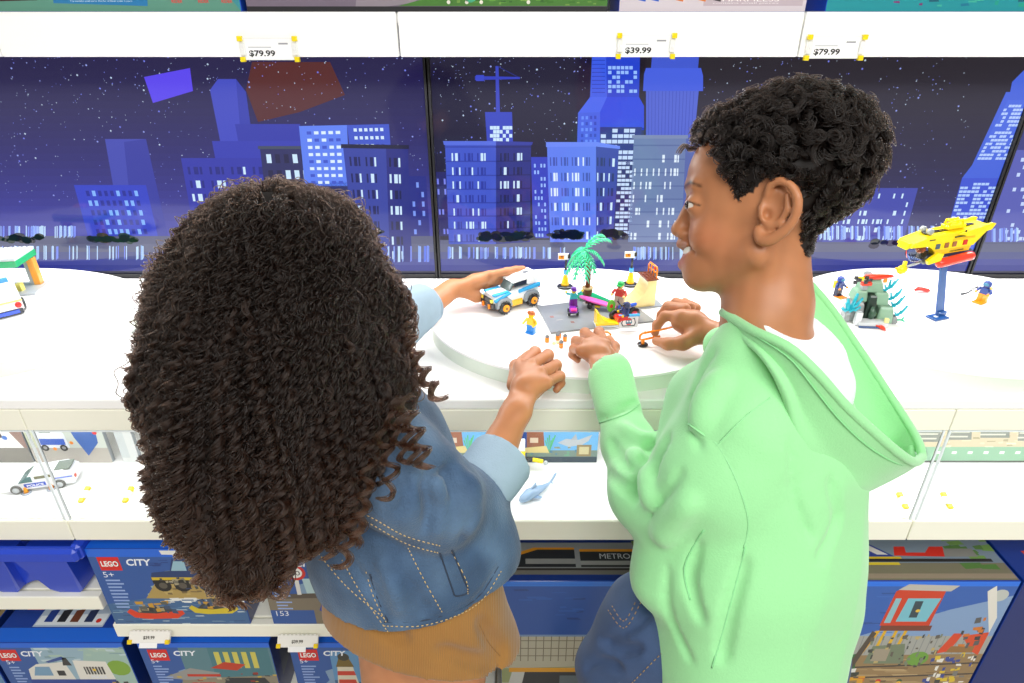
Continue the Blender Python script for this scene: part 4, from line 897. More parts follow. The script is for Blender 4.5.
m.box((.034, 0, .045), (.020, .031, .014), (244, 246, 248)); m.box((.030, 0, .0553), (.010, .006, .0012), (120, 124, 130)); m.build('roof', None, t)
for wx in (-.028, .030):
    for sy in (-1, 1):
        m = MB(); m.rev((wx, sy*.0215-.0045, .0115), [(.0085, -.0004), (.0112, .0008), (.0115, .0045), (.0112, .0082), (.0085, .0094)], (34, 36, 38), 20, (0, 1, 0))
        for k in range(14): a_ = 2*math.pi*k/14; m.box((wx+.0112*math.cos(a_), sy*.0215, .0115+.0112*math.sin(a_)), (.0018, .008, .0018), (34, 36, 38))
        o = m.build('wheel', None, t); m = MB(); m.rev((wx, sy*.0265-.0015, .0115), [(.0062, 0), (.0066, .0015), (.0062, .003)], (250, 160, 20), 14, (0, 1, 0)); m.rev((wx, sy*.028-.001, .0115), [(.002, 0), (.002, .002)], (120, 80, 20), 8, (0, 1, 0)); m.build('hub', None, o)

# ---------------- right platform: rock, divers, submarine
t = thing('toy_reef_rock', 'grey and sage toy reef rock with cave, corals and treasure', 'toy rock', at(867, 321), math.radians(-6)); t.scale = (.86, .86, .95)
SG = (140, 176, 150); GR = (138, 142, 142); TQ = (30, 170, 190)
m = MB()
for (x, y, z, a_, b_, h, c_) in ((-.030, .01, 0, .034, .04, .038, GR), (.030, .01, 0, .034, .045, .032, SG), (-.022, .022, .036, .030, .034, .022, SG), (.020, .022, .030, .034, .034, .026, SG), (0, .03, .052, .050, .032, .022, SG), (.002, .032, .070, .034, .026, .014, SG), (-.010, .03, .082, .018, .020, .008, GR), (-.046, .0, 0, .014, .026, .018, GR), (.050, .0, 0, .014, .026, .014, GR), (0, .04, 0, .04, .02, .06, (90, 96, 92))):
    m.box((x, y, z+h/2), (a_, b_, h), c_, taper=.82, bev=.003)
m.build('rock_body', None, t)
m = MB(); m.box((.0, .008, .026), (.026, .03, .052), (40, 56, 48), taper=.6, bev=.003); m.tube([(0, -.008, .01), (.002, -.010, .02), (0, -.009, .034)], [.007, .0075, .003], (56, 84, 66)); m.build('cave', None, t)
m = MB(); m.box((0, -.022, .005), (.060, .024, .009), (206, 210, 212)); m.box((-.008, -.034, .0018), (.044, .008, .003), (60, 84, 130)); m.box((-.030, -.022, .014), (.012, .012, .026), (216, 218, 220)); m.box((.026, -.026, .013), (.008, .007, .009), (236, 226, 150)); m.build('grey_step', None, t)
for (x, y, z, s_) in ((-.046, -.012, .030, 1.5), (.034, .02, .062, 1.0), (.046, .016, .044, 1.0), (.052, .01, .032, 1.0), (.058, -.004, .020, .9)):
    m = MB()
    for k in range(7): a_ = k*.9+x*50; d = Vector((math.cos(a_)*.012, -.003, .004+.011*math.sin(a_*1.3)))*s_; m.tube([(x, y, z), Vector((x, y, z))+d*.6, Vector((x, y, z))+d+Vector((0, 0, .005*s_))], [.0026*s_, .0024*s_, .0018*s_], TQ, 6); m.ball(Vector((x, y, z))+d+Vector((0, 0, .005*s_)), .002*s_, TQ, n=6)
    m.build('coral', None, t)
m = MB(); m.tube([(.052, -.008, .008), (.062, -.012, .010), (.066, -.012, .016)], .0018, (40, 200, 150), 6); m.tube([(.062, -.012, .010), (.068, -.014, .008)], .0016, (40, 200, 150), 6); m.build('seaweed', None, t)
t = thing('toy_crab', 'tiny red toy crustacean at the foot of the reef rock', 'toy animal', at(881, 329.5), .5)
m = MB(); m.ball((0, 0, .004), .0045, (235, 60, 30), (.8, 1.3, .8)); m.tube([(0, -.004, .003), (-.002, -.009, .002)], [.003, .001], (235, 60, 30)); m.build('shell', None, t)
m = MB(); [m.tube([(sx*.002, .004, .004), (sx*.006, .007, .006)], [.0018, .0012], (235, 60, 30)) for sx in (-1, 1)]; m.build('claws', None, t)
figure('toy diver with navy helmet and orange flippers standing left of the reef rock', at(837, 296), math.radians(25), (30, 34, 60), (34, 60, 130), 'helmet', (34, 60, 140), skin=(250, 160, 30), s=1.0, extra='diver')
t = figure('toy diver with orange flippers standing right of the submarine stand', at(981, 302), math.radians(-60), (250, 150, 30), (34, 60, 130), 'helmet', (40, 64, 130), skin=(250, 150, 30), s=1.05, extra='diver')
t = tag(MB().tube([(0, 0, .0), (.012, 0, .003), (.022, 0, .012), (.028, .0, .016)], [.0026, .0016, .0014, .002], (50, 54, 60)).ball((.02, 0, .012), .004, (170, 180, 186)).build('toy_spear_gun'), 'black and grey toy tool held out by the right-hand diver', 'toy tool'); t.location = at(960, 297, ZD, .006)
t = tag(MB().tube([(-.014, 0, .003), (-.006, .001, .006), (.003, 0, .005), (.012, -.002, .003), (.016, -.003, .002)], [.002, .0045, .004, .004, .001], (224, 50, 40)).ball((-.006, 0, .006), .005, (224, 50, 40), (1, .8, .8)).build('toy_crab'), 'small red toy crab lying on the platform left of the submarine stand', 'toy animal'); t.location = at(921, 292, ZD, .001)
# submarine on stand
b = at(937, 318)
t = thing('toy_stand', 'dark blue angled toy stand holding up the submarine', 'toy stand', b, math.radians(20))
NB = (34, 84, 150)
m = MB(); m.box((0, 0, .0015), (.034, .022, .003), NB); m.box((-.005, 0, .0035), (.006, .006, .001), (220, 226, 232)); m.build('foot', None, t)
m = MB(); m.box((.012, .004, .006), (.018, .010, .008), NB); m.prism([(-.009, 0), (.009, 0), (.007, .108), (-.007, .108)], .004, (.012, .008, .004), (1, 0, 0), (-.20, .10, 1), NB); m.build('arm', None, t)
# local sub: nose at -x, length .15
SUBZ = .113
sub = thing('toy_submarine', 'yellow toy submarine with clear nose dome and red floats on a blue stand', 'toy submarine', (b[0]-.030, b[1]+.018, b[2]+SUBZ-.004), math.radians(12)); sub.rotation_euler = (0, math.radians(-4), math.radians(13))
t = sub; YE = (252, 222, 20)
m = MB()
m.prism([(-.070, .036), (-.066, .044), (-.030, .052), (.030, .054), (.078, .058), (.088, .056), (.082, .048), (.060, .024), (-.020, .024), (-.034, .034)], .034, (0, .017, 0), (1, 0, 0), (0, 0, 1), YE)
m.prism([(-.020, .024), (.060, .024), (.056, .014), (-.012, .014)], .028, (0, .014, 0), (1, 0, 0), (0, 0, 1), (245, 205, 18))
m.prism([(-.074, .032), (-.070, .042), (-.040, .050), (-.040, .042)], .022, (0, .011, 0), (1, 0, 0), (0, 0, 1), YE)
for sy in (-1, 1):
    m.prism([(.02, .05), (.085, .062), (.092, .060), (.086, .050), (.04, .044)], .004, (0, sy*.019+.002, 0), (1, 0, 0), (0, 0, 1), YE)
    m.box((.036, sy*.0155, .040), (.045, .004, .004), (236, 190, 20))
m.build('hull', None, t)
for x, c_ in ((.002, (150, 90, 50)), (.018, (160, 100, 60)), (-.016, (70, 90, 110)), (.040, (206, 44, 34))):
    m = MB(); m.box((x, -.0172, .032), (.008, .003, .009), c_); m.build('porthole', None, t)
m = MB(); m.box((-.062, -.0115, .038), (.006, .002, .005), (30, 30, 34)); m.build('lamp', None, t)
m = MB()
for (x, y, z, l) in ((-.01, 0, .0535, .05), (.05, 0, .057, .03)): m.box((x, y, z), (l, .008, .0025), (30, 32, 36))
m.box((.03, -.018, .045), (.03, .002, .0018), (30, 32, 36)); m.box((.034, -.019, .050), (.002, .002, .012), (30, 32, 36)); m.box((-.03, -.016, .0455), (.012, .003, .002), (60, 60, 40)); m.build('black_trim', None, t)
m = MB(); m.box((.024, 0, .0595), (.036, .018, .006), YE); m.tube([(.010, -.005, .062), (.012, -.005, .070), (.036, -.005, .070), (.038, -.005, .062)], .0022, YE); m.tube([(.010, .005, .062), (.012, .005, .070), (.036, .005, .070), (.038, .005, .062)], .0022, YE); m.tube([(.012, -.005, .070), (.012, .005, .070)], .0022, YE); m.build('hatch', None, t)
for sy in (-1, 1):
    m = MB(); m.rev((-.030, sy*.008-.004, .058), [(.004, 0), (.0056, .001), (.0056, .007), (.004, .008)], (160, 166, 170), 14, (0, 1, 0)); m.build('searchlight', None, t)
m = MB(); m.box((.022, 0, .009), (.086, .026, .010), (52, 62, 86)); m.box((.03, -.008, .0175), (.03, .012, .004), (70, 76, 90)); m.build('keel', None, t)
m = MB(); m.box((.015, -.016, .006), (.070, .005, .003), (226, 230, 232)); m.box((-.022, -.010, .004), (.03, .014, .005), (120, 124, 130)); m.build('side_rail', None, t)
for sy in (-1, 1):
    m = MB(); m.rev((-.012, sy*.021, .000), [(.004, 0), (.0078, .003), (.0084, .01), (.0084, .066), (.0072, .072), (.003, .074)], (240, 66, 44), 14, (1, 0, .08)); m.build('float', None, t)
m = MB(); m.ball((-.040, 0, .020), .019, (200, 220, 225), (1, .85, 1)); m.build('nose_dome', mat('clear_dome', (240, 250, 250), .03, trans=1, ior=1.12), t)
m = MB(); m.ball((-.034, 0, .024), .0075, (150, 70, 40)); m.box((-.030, 0, .014), (.012, .012, .012), (60, 50, 46)); m.build('pilot_seat', None, t)
m = MB(); m.prism([(-.036, .004), (-.040, .012), (-.020, .024), (-.008, .020), (-.012, .008)], .005, (0, -.022, 0), (1, 0, 0), (0, 0, 1), YE); m.build('side_fin', None, t)
m = MB(); m.tube([(-.040, -.012, .004), (-.058, -.016, .004), (-.070, -.016, .002)], .0022, (170, 176, 180)); m.build('grab_arm', None, t)
m = MB(); m.ball((-.078, -.016, -.002), .010, YE, (1, .7, .85)); m.box((-.075, -.016, .009), (.006, .005, .008), YE); m.box((-.086, -.016, .001), (.008, .008, .003), (240, 190, 20)); m.build('grab_claw', None, t)
# little red sub scooter behind rock
t = thing('toy_water_scooter', 'red toy water scooter with black propellers behind the reef rock', 'toy vehicle', at(874, 279, ZD+.078), math.radians(4))
m = MB(); m.rev((-.020, 0, .004), [(.002, 0), (.0052, .004), (.0056, .03), (.003, .052), (.001, .056)], (236, 60, 34), 12, (1, 0, 0)); m.box((.022, 0, -.004), (.006, .004, .008), ORG); m.build('body', None, t)
for x in (-.034, -.014):
    m = MB()
    for k in range(3): a_ = k*2.09; m.box((x+.005*math.cos(a_), -.004, .0+.005*math.sin(a_)), (.006, .004, .006), (34, 34, 38))
    m.ball((x, -.006, 0), .003, (60, 60, 64)); m.build('propeller', None, t)
m = MB(); m.box((-.012, 0, -.009), (.018, .008, .006), (236, 60, 34)); m.box((-.024, 0, .001), (.008, .006, .006), YE); m.box((-.012, .004, -.017), (.010, .010, .010), (150, 154, 156)); m.build('rear_fin', None, t)

# ---------------- left platform: garage and police car
p = at(21, 295)
t = thing('toy_gate', 'toy filling station canopy with green edge and orange pillars at far left', 'toy building', p, math.radians(8))
m = MB(); m.box((-.03, .028, .0025), (.12, .068, .005), (176, 182, 186)); m.build('base', None, t)
for (x, y) in ((.015, .045), (-.035, .0), (-.07, .045)):
    m = MB(); m.box((x, y, .033), (.013, .014, .056), (226, 150, 60)); m.box((x-.010, y, .033), (.007, .012, .056), (150, 156, 160)); m.build('pillar', None, t)
m = MB(); m.box((-.035, .025, .068), (.11, .075, .013), (40, 160, 100)); m.build('green_edge', None, t)
m = MB(); m.box((-.035, .025, .077), (.108, .072, .006), (196, 204, 206))
for i in range(12):
    for j in range(8): m.cyl((-.083+i*.0088, -.005+j*.0088, .08), (-.083+i*.0088, -.005+j*.0088, .0815), .0025, (206, 212, 214), 8)
m.box((-.06, 0, .082), (.03, .02, .008), (226, 160, 70)); m.build('studded_roof', None, t)
m = MB(); m.box((-.004, .012, .012), (.012, .012, .016), (240, 226, 120)); m.build('pump', None, t)
t = thing('toy_police_car', 'white toy police car seen from its rear corner at the left edge', 'toy car', at(7, 311), math.radians(-46)); t.scale = (1.25,)*3
m = MB(); m.prism([(-.08, .006), (-.08, .022), (-.05, .028), (-.038, .042), (.012, .044), (.026, .030), (.030, .024), (.030, .008)], .040, (0, .02, 0), (1, 0, 0), (0, 0, 1), (242, 244, 246)); m.build('body', None, t)
m = MB(); m.box((.0, 0, .006), (.062, .036, .008), (50, 54, 60)); m.box((.028, 0, .006), (.008, .026, .006), (60, 90, 200)); m.build('chassis', None, t)
m = MB(); m.box((-.004, 0, .046), (.010, .030, .005), (60, 140, 230)); m.build('light_bar', None, t)
m = MB(); m.box((.031, 0, .016), (.003, .018, .006), (200, 206, 212)); m.box((.030, 0, .0225), (.003, .040, .0022), (230, 226, 120)); m.build('number_plate', None, t)
for sy in (-1, 1):
    m = MB(); m.cyl((.029, sy*.014, .016), (.0335, sy*.014, .016), .0042, (226, 40, 34)); m.build('tail_lamp', None, t)
    for wx in (-.055, .008):
        m = MB(); m.rev((wx, sy*.0205-.004, .009), [(.007, 0), (.009, .001), (.009, .007), (.007, .008)], (36, 36, 38), 16, (0, 1, 0)); m.build('wheel', None, t)
m = MB(); m.box((-.030, -.0205, .018), (.04, .001, .008), (40, 80, 200)); m.build('blue_panel', None, t)
t = tag(MB().prism([(0, 0), (.03, -.004), (.034, .012), (.024, .02)], .003, (0, 0, 0), (1, 0, 0), (0, 1, 0), (150, 152, 152)).build('toy_wedge_plate'), "grey toy wedge plate peeping out left of the girl's hair", 'toy plate'); t.location = at(123, 333, ZC)

# ---------------- lower display: back boxes, police car, cones, reef pieces, dolphin
def back_print(label, x0, x1, fn, y=1.006):
    xa = WY(x0, 446, y).x; xb = WY(x1, 446, y).x
    t = thing('display_backdrop', label, 'printed panel', ((xa+xb)/2, y, ZL+.0005), 0, 'printed panels at the back of the display shelf')
    m = MB(); m.box((0, .006, .060), (xb-xa, .01, .12), (150, 156, 160), bev=.001); m.build('panel', None, t)
    a = Art((-(xb-xa)/2, .0005, 0), (1, 0, 0), (0, 0, 1), .00003); a.sx, a.sy = xb-xa, .12; fn(a); a.build('printed_picture', PRINT, t)
def b_reef(a):
    a.rect(0, 0, 1, 1, (110, 176, 226), 1); a.rect(0, 0, 1, .12, (60, 74, 86), 3); a.rect(0, .12, 1, .25, (120, 140, 130), 2)
    for ox in (0, .5):
        a.rect(ox, .12, ox+.06, .7, (40, 74, 150), 3); a.poly([(ox+.06, .3), (ox+.06, .62), (ox+.10, .70), (ox+.16, .66), (ox+.17, .3)], (156, 96, 70), 4); a.rect(ox+.08, .4, ox+.13, .5, (220, 200, 180), 5)
        a.poly([(ox+.05, .2), (ox+.05, .3), (ox+.18, .34), (ox+.2, .2)], (226, 206, 140), 4.5)
        for k in range(6): a.poly([(ox+.20, .2), (ox+.17+.012*k, .45+.05*(k % 3)), (ox+.178+.012*k, .45+.05*(k % 3))], (90, 190, 120), 6)
        a.poly([(ox+.25, .40), (ox+.30, .48), (ox+.38, .46), (ox+.46, .56), (ox+.44, .44), (ox+.40, .36), (ox+.32, .32)], (186, 190, 196), 5); a.poly([(ox+.33, .46), (ox+.36, .58), (ox+.37, .46)], (176, 180, 186), 5.5)
        a.rect(ox+.37, .13, ox+.46, .36, (150, 130, 90), 6); a.rect(ox+.385, .17, ox+.445, .32, (206, 194, 150), 7); a.disc(ox+.44, .66, .02, (250, 226, 80), 7)
    dots(a, .05, .12, .95, .3, 40, [(110, 160, 130), (150, 150, 120), (90, 130, 150)], .03, 2.5, .04)
def b_cars(a):
    a.rect(0, 0, 1, 1, (200, 206, 196), 1); a.rect(0, 0, 1, .3, (176, 170, 160), 2); a.rect(0, .3, .5, .6, (190, 196, 170), 2)
    a.poly([(.12, .3), (.14, .6), (.3, .78), (.5, .6), (.52, .3)], (226, 230, 236), 4); a.rect(.16, .36, .48, .48, (60, 96, 190), 5); wheel(a, .2, .3, .05, l=6); wheel(a, .44, .3, .05, l=6); a.rect(.2, .6, .34, .7, (110, 130, 110), 5)
    a.poly([(.55, 1), (.62, .5), (.72, .14), (.9, .4), (.95, 1)], (70, 106, 176), 4); a.disc(.9, .6, .03, (220, 60, 60), 6); a.disc(.32, .28, .025, (240, 140, 40), 7); a.disc(.56, .4, .025, (240, 140, 40), 7)
def b_white(a):
    a.rect(0, 0, 1, 1, (150, 120, 110), 1); a.rect(0, 0, 1, .3, (130, 126, 118), 2); a.poly([(.3, .3), (.4, .8), (.7, .9), (.95, .3)], (230, 230, 228), 3); a.poly([(.45, .5), (.5, .75), (.66, .75), (.7, .5)], (70, 60, 60), 4); a.disc(.72, .5, .04, (70, 120, 200), 5)
def b_map(a):
    a.rect(0, 0, 1, 1, (204, 190, 160), 1); a.poly([(0, .0), (.1, .32), (1, .32), (1, 0)], (140, 180, 150), 2); a.rect(0, 0, 1, .04, (90, 90, 86), 3)
    for (x, y, w_, h_) in ((.06, .42, .16, .5), (.26, .46, .15, .46), (.46, .5, .18, .44), (.70, .44, .18, .5)):
        a.poly([(x-.03, y+h_), (x+w_-.03, y+h_), (x+w_+.02, y), (x+.02, y)], (136, 140, 132), 4)
        for k in range(5): a.poly([(x+.01, y+.05+k*.09), (x+w_-.01, y+.05+k*.09), (x+w_-.01, y+.08+k*.09), (x+.01, y+.08+k*.09)], (206, 206, 190), 5)
    dots(a, 0, .3, 1, .95, 60, [(220, 206, 176), (170, 160, 130), (230, 220, 190)], .05, 3, .04)
    for k in range(8): a.rect(.14+k*.1, .18, .17+k*.1, .23, (236, 236, 230), 6)
back_print('pale printed panel with a white vehicle at the far left of the display', -40, 27, b_white)
back_print('printed panel showing a blue and white police car behind the display glass', 29, 107, b_cars)
back_print('printed sea panel with sharks and coral between the two children', 436, 598, b_reef)
back_print('tan and green printed panel with grey grids right of the hood', 900, 1060, b_map)
back_print('pale grey panel beside the police car print', 118, 135, lambda a: (a.rect(0, 0, 1, 1, (206, 208, 206), 1), a.rect(0, .1, .5, .9, (190, 196, 196), 2)))
t = thing('toy_sports_car', 'white toy police estate car with blue door panel behind the acrylic', 'toy car', at(44, 484, ZL), math.radians(14))
m = MB(); m.prism([(-.062, .006), (-.063, .014), (-.056, .018), (-.030, .021), (-.010, .034), (.046, .037), (.062, .028), (.064, .012), (.060, .006)], .036, (0, .018, 0), (1, 0, 0), (0, 0, 1), (240, 242, 244)); m.build('body', None, t)
m = MB(); m.prism([(-.030, .0215), (-.012, .033), (-.006, .033), (-.006, .0215)], .0376, (0, .0188, 0), (1, 0, 0), (0, 0, 1), (80, 120, 120)); m.box((.012, 0, .029), (.026, .0376, .006), (120, 120, 90)); m.box((.045, 0, .0365), (.026, .028, .003), (120, 130, 120)); m.build('windows', None, t)
m = MB(); m.box((-.004, 0, .014), (.036, .0372, .009), (60, 90, 200)); m.box((.045, 0, .022), (.03, .0372, .003), (120, 140, 220)); m.box((.063, -.014, .020), (.003, .006, .006), (230, 110, 90)); m.build('blue_panel', None, t)
a = Art((-.020, -.0188, .0105), (1, 0, 0), (0, 0, 1), .00005); a.text('POLICE', .003, .001, .005, (235, 238, 244), 1, w=.028, bold=True); a.build('door_lettering', PRINT, t)
for wx in (-.036, .036):
    for sy in (-1, 1):
        m = MB(); m.rev((wx, sy*.018-.003, .0085), [(.0075, 0), (.0092, .001), (.0092, .005), (.0075, .006)], (96, 96, 92), 18, (0, 1, 0)); m.rev((wx, sy*.0205-.0015, .0085), [(.0055, 0), (.006, .0015), (.0055, .003)], (190, 194, 196), 12, (0, 1, 0)); m.build('wheel', None, t)
for (px, py, lb) in ((27, 493, "orange toy cone before the white car's front wheel"), (52, 489, 'orange toy cone by the acrylic joint')):
    t = thing('toy_cone', lb, 'toy cone', at(px, py, ZL), 0, 'orange toy cones'); m = MB(); m.rev((0, 0, 0), [(.0082, 0), (.0082, .0015), (.005, .002)], (170, 176, 186)); m.build('foot', None, t); m = MB(); m.rev((0, 0, .002), [(.0044, 0), (.002, .010), (.0012, .0105)], (250, 160, 30)); m.build('cone', None, t)
t = thing('toy_crane', 'yellow and blue toy sea base piece half hidden by the denim cuff', 'toy building', at(521, 474, ZL))
m = MB(); m.box((0, .012, .024), (.016, .014, .048), (250, 226, 30)); m.box((0, .012, .060), (.015, .013, .022), (244, 246, 248)); m.build('tower', None, t)
m = MB(); m.box((-.022, .014, .022), (.022, .016, .044), (34, 60, 140)); m.box((-.022, .0, .014), (.02, .014, .012), (170, 130, 80)); m.box((-.024, .012, .048), (.018, .014, .008), (200, 60, 50)); m.build('blue_block', None, t)
m = MB(); m.cyl((.008, .008, .030), (.022, .006, .030), .0034, (40, 40, 44)); m.cyl((.022, .006, .030), (.042, .004, .027), .0042, (250, 220, 30)); m.ball((.047, .004, .024), .0045, (190, 194, 198)); m.build('boom', None, t)
t = thing('toy_shark', 'small grey-blue toy shark lying on the display shelf beside the cuff', 'toy animal', at(534, 496, ZL), math.radians(40))
GB = (150, 176, 206)
m = MB(); m.tube([(-.034, 0, .006), (-.028, 0, .0085), (-.012, 0, .011), (.006, 0, .010), (.024, 0, .008), (.036, 0, .009), (.044, 0, .012)], [.003, .0075, .0105, .009, .005, .0028, .0014], GB, 12); m.build('body', None, t)
m = MB(); m.prism([(-.014, 0), (.006, 0), (.004, .012)], .002, (0, .001, .018), (1, 0, 0), (0, 0, 1), GB); m.build('dorsal_fin', None, t)
for sy in (-1, 1): m = MB(); m.prism([(-.014, 0), (.0, 0), (.004, sy*.018), (-.001, sy*.018)], .002, (0, 0, .004), (1, 0, 0), (0, 1, -.1), GB); m.build('side_fin', None, t)
m = MB(); m.prism([(.038, 0), (.046, 0), (.056, .014), (.050, .014)], .002, (0, .001, .010), (1, 0, 0), (0, 0, 1), GB); m.prism([(.038, 0), (.044, 0), (.050, -.008)], .002, (0, .001, .010), (1, 0, 0), (0, 0, 1), GB); m.build('tail_fin', None, t)
# ------------------------------------------------------------------ smooth bodies: a distance field meshed block by block
def V3(p): return np.array((p[0], p[1], p[2]), np.float64)
class Sdf:
    def __init__(s): s.p = []; s.disp = None; s.cut = []
    def caps(s, a, b, ra, rb=None, k=.01, sub=False, sq=None):
        a, b = V3(a), V3(b); rb = ra if rb is None else rb; r = max(ra, rb)+k
        if sq: n = V3(sq[0]); n = n/np.linalg.norm(n); sq = (n, sq[1]); r = max(ra, rb)*max(1, sq[1])+k
        s.p.append(('c', (a, b, ra, rb, sq), np.minimum(a, b)-r, np.maximum(a, b)+r, k, sub)); return s
    def chain(s, pts, rs, k=.01, sub=False, sq=None):
        for i in range(len(pts)-1): s.caps(pts[i], pts[i+1], rs[i], rs[i+1], k, sub, sq)
        return s
    def ell(s, c, r, R=None, k=.01, sub=False):
        c = V3(c); R = np.eye(3) if R is None else np.array(R, float); m = max(r)+k
        s.p.append(('e', (c, np.array(r, float), R), c-m, c+m, k, sub)); return s
    def eval(s, P, pad=None, lo=None, hi=None):
        F = np.full(len(P), .05)
        for ty, a, b0, b1, k, sub in s.p:
            if lo is not None and (np.any(b0-.004 > hi) or np.any(b1+.004 < lo)): continue
            if ty == 'c':
                A, B, ra, rb, sq = a; pa = P-A; ba = B-A
                if sq is not None:
                    n, q = sq; e = (1/q-1); pa = pa + np.outer(pa @ n, n)*e; ba = ba + n*(ba @ n)*e
                h = np.clip((pa @ ba)/max(ba @ ba, 1e-12), 0, 1)
                d = np.sqrt(((pa-np.outer(h, ba))**2).sum(1)) - (ra+(rb-ra)*h)
                if sq is not None and sq[1] < 1: d = d*(.5+.5*sq[1])
            else:
                C, r, R = a; q = (P-C) @ R.T; k0 = np.sqrt(((q/r)**2).sum(1)); k1 = np.sqrt(((q/r**2)**2).sum(1))
                d = k0*(k0-1)/np.maximum(k1, 1e-9); d = np.where(k0 < 1e-6, -r.min(), d)
            if sub:
                h = np.clip(.5-.5*(F+d)/k, 0, 1); F = F*(1-h)+(-d)*h + k*h*(1-h)
            else:
                h = np.clip(.5+.5*(F-d)/k, 0, 1); F = F*(1-h)+d*h - k*h*(1-h)
        if s.disp is not None: F = F + s.disp(P)
        for n, o in s.cut: F = np.maximum(F, P @ n - o)
        return F
    def plane(s, n, p): n = V3(n); n = n/np.linalg.norm(n); s.cut.append((n, float(n @ V3(p)))); return s
    def hit(s, pts, off=0.):
        o = np.array((0, 0, CAMZ), float); out = []
        D = np.array([V3(W(px, py, 1))-o for px, py in pts]); D /= np.linalg.norm(D, axis=1)[:, None]
        t = np.full(len(D), .25)
        for _ in range(140): t += np.clip(s.eval(o+D*t[:, None]), -.02, .03)*.7
        return [Vector(p) for p in (o+D*(t-off)[:, None])]
    def crease(s, pts, r=.004, k=.006, off=0.0, n=10, sub=True, taper=True):
        """groove (or ridge) that follows the surface seen along a pixel path"""
        pts = smooth_path(pts, n); h = s.hit(pts, off); m = len(h)
        rs = [r*(math.sin(math.pi*(i+.4)/(m-.2))**.6 if taper else 1) for i in range(m)]
        for i in range(m-1):
            if (h[i+1]-h[i]).length < .05: s.caps(h[i], h[i+1], rs[i], rs[i+1], k, sub)
        return s
    def mesh(s, name, h, m, parent=None, colf=None, B=20, coldefault=(200, 200, 200), smooth_it=1):
        lo = np.min([p[2] for p in s.p if not p[5]], axis=0); hi = np.max([p[3] for p in s.p if not p[5]], axis=0)
        i0 = np.floor(lo/h/B).astype(int); i1 = np.ceil(hi/h/B).astype(int)
        g = np.arange(B+1); G = np.stack(np.meshgrid(g, g, g, indexing='ij'), -1).reshape(-1, 3)
        BIG = 1 << 20; key = lambda I: ((I[:, 0]+BIG//2)*BIG+(I[:, 1]+BIG//2))*BIG+(I[:, 2]+BIG//2)
        VK = []; VP = []; Q = []
        CO = np.array([(a, b, c) for a in (0, 1) for b in (0, 1) for c in (0, 1)])
        ED = [(i, j) for i in range(8) for j in range(i+1, 8) if abs(CO[i]-CO[j]).sum() == 1]
        rad = h*B*.5*1.74+.002
        for bx in range(i0[0], i1[0]):
            for by in range(i0[1], i1[1]):
                for bz in range(i0[2], i1[2]):
                    base = np.array((bx, by, bz))*B; l = base*h; u = (base+B)*h
                    if not any((not p[5]) and np.all(p[2] < u+.004) and np.all(p[3] > l-.004) for p in s.p): continue
                    c = s.eval(((l+u)/2)[None], lo=l-.03, hi=u+.03)[0]
                    if abs(c) > rad*1.6+.012: continue
                    F = s.eval((G+base)*h, lo=l, hi=u).reshape(B+1, B+1, B+1); ins = F < 0
                    if ins.all() or not ins.any(): continue
                    cf = np.stack([F[a:a+B, b:b+B, c_:c_+B] for a, b, c_ in CO], 0); ci = cf < 0
                    mix = ci.any(0) & ~ci.all(0); cells = np.argwhere(mix)
                    f = cf[:, mix]; acc = np.zeros((len(cells), 3)); cnt = np.zeros(len(cells))
                    for i, j in ED:
                        x = (f[i] < 0) != (f[j] < 0); t = np.where(x, f[i]/np.where(x, f[i]-f[j], 1), 0)
                        acc += np.where(x[:, None], CO[i]+t[:, None]*(CO[j]-CO[i]), 0); cnt += x
                    VK.append(key(cells+base)); VP.append((cells+base+acc/cnt[:, None])*h)
                    for ax in range(3):
                        sl0 = [slice(0, B)]*3; sl1 = [slice(0, B)]*3; sl1[ax] = slice(1, B+1)
                        a_ = ins[tuple(sl0)]; b_ = ins[tuple(sl1)]; e = np.argwhere(a_ != b_)
                        if not len(e): continue
                        o1, o2 = (ax+1) % 3, (ax+2) % 3; E1 = np.zeros(3, int); E1[o1] = 1; E2 = np.zeros(3, int); E2[o2] = 1
                        e2 = e+base; q = np.stack([key(e2-E1-E2), key(e2-E2), key(e2), key(e2-E1)], 1)
                        fl = ~a_[tuple(e.T)]; q[fl] = q[fl][:, ::-1]; Q.append(q)
        VK = np.concatenate(VK); VP = np.concatenate(VP); Q = np.concatenate(Q)
        o = np.argsort(VK); VK = VK[o]; VP = VP[o]
        ix = np.clip(np.searchsorted(VK, Q), 0, len(VK)-1); ok = (VK[ix] == Q).all(1); Q = ix[ok]
        for _ in range(smooth_it):
            A = np.zeros_like(VP); n_ = np.zeros(len(VP))
            for i in range(4): np.add.at(A, Q[:, i], VP[Q[:, (i+1) % 4]]); np.add.at(n_, Q[:, i], 1)
            VP = VP*.5+.5*A/np.maximum(n_, 1)[:, None]
        me = bpy.data.meshes.new(name); nv, nq = len(VP), len(Q)
        me.vertices.add(nv); me.vertices.foreach_set('co', VP.astype(np.float32).ravel())
        me.loops.add(nq*4); me.loops.foreach_set('vertex_index', Q.astype(np.int32).ravel())
        me.polygons.add(nq); me.polygons.foreach_set('loop_start', np.arange(0, nq*4, 4, dtype=np.int32)); me.polygons.foreach_set('loop_total', np.full(nq, 4, np.int32))
        me.polygons.foreach_set('use_smooth', np.ones(nq, bool)); me.update(calc_edges=True); me.validate()
        ca = me.color_attributes.new('Col', 'FLOAT_COLOR', 'POINT'); C = np.ones((nv, 4), np.float32)
        C[:, :3] = colf(VP) if colf else lin(coldefault); ca.data.foreach_set('color', C.ravel())
        me.materials.append(m); ob = bpy.data.objects.new(name, me); COL.objects.link(ob)
        if parent: ob.parent = parent; ob.location = -parent.location if parent.parent is None else (0, 0, 0)
        return ob
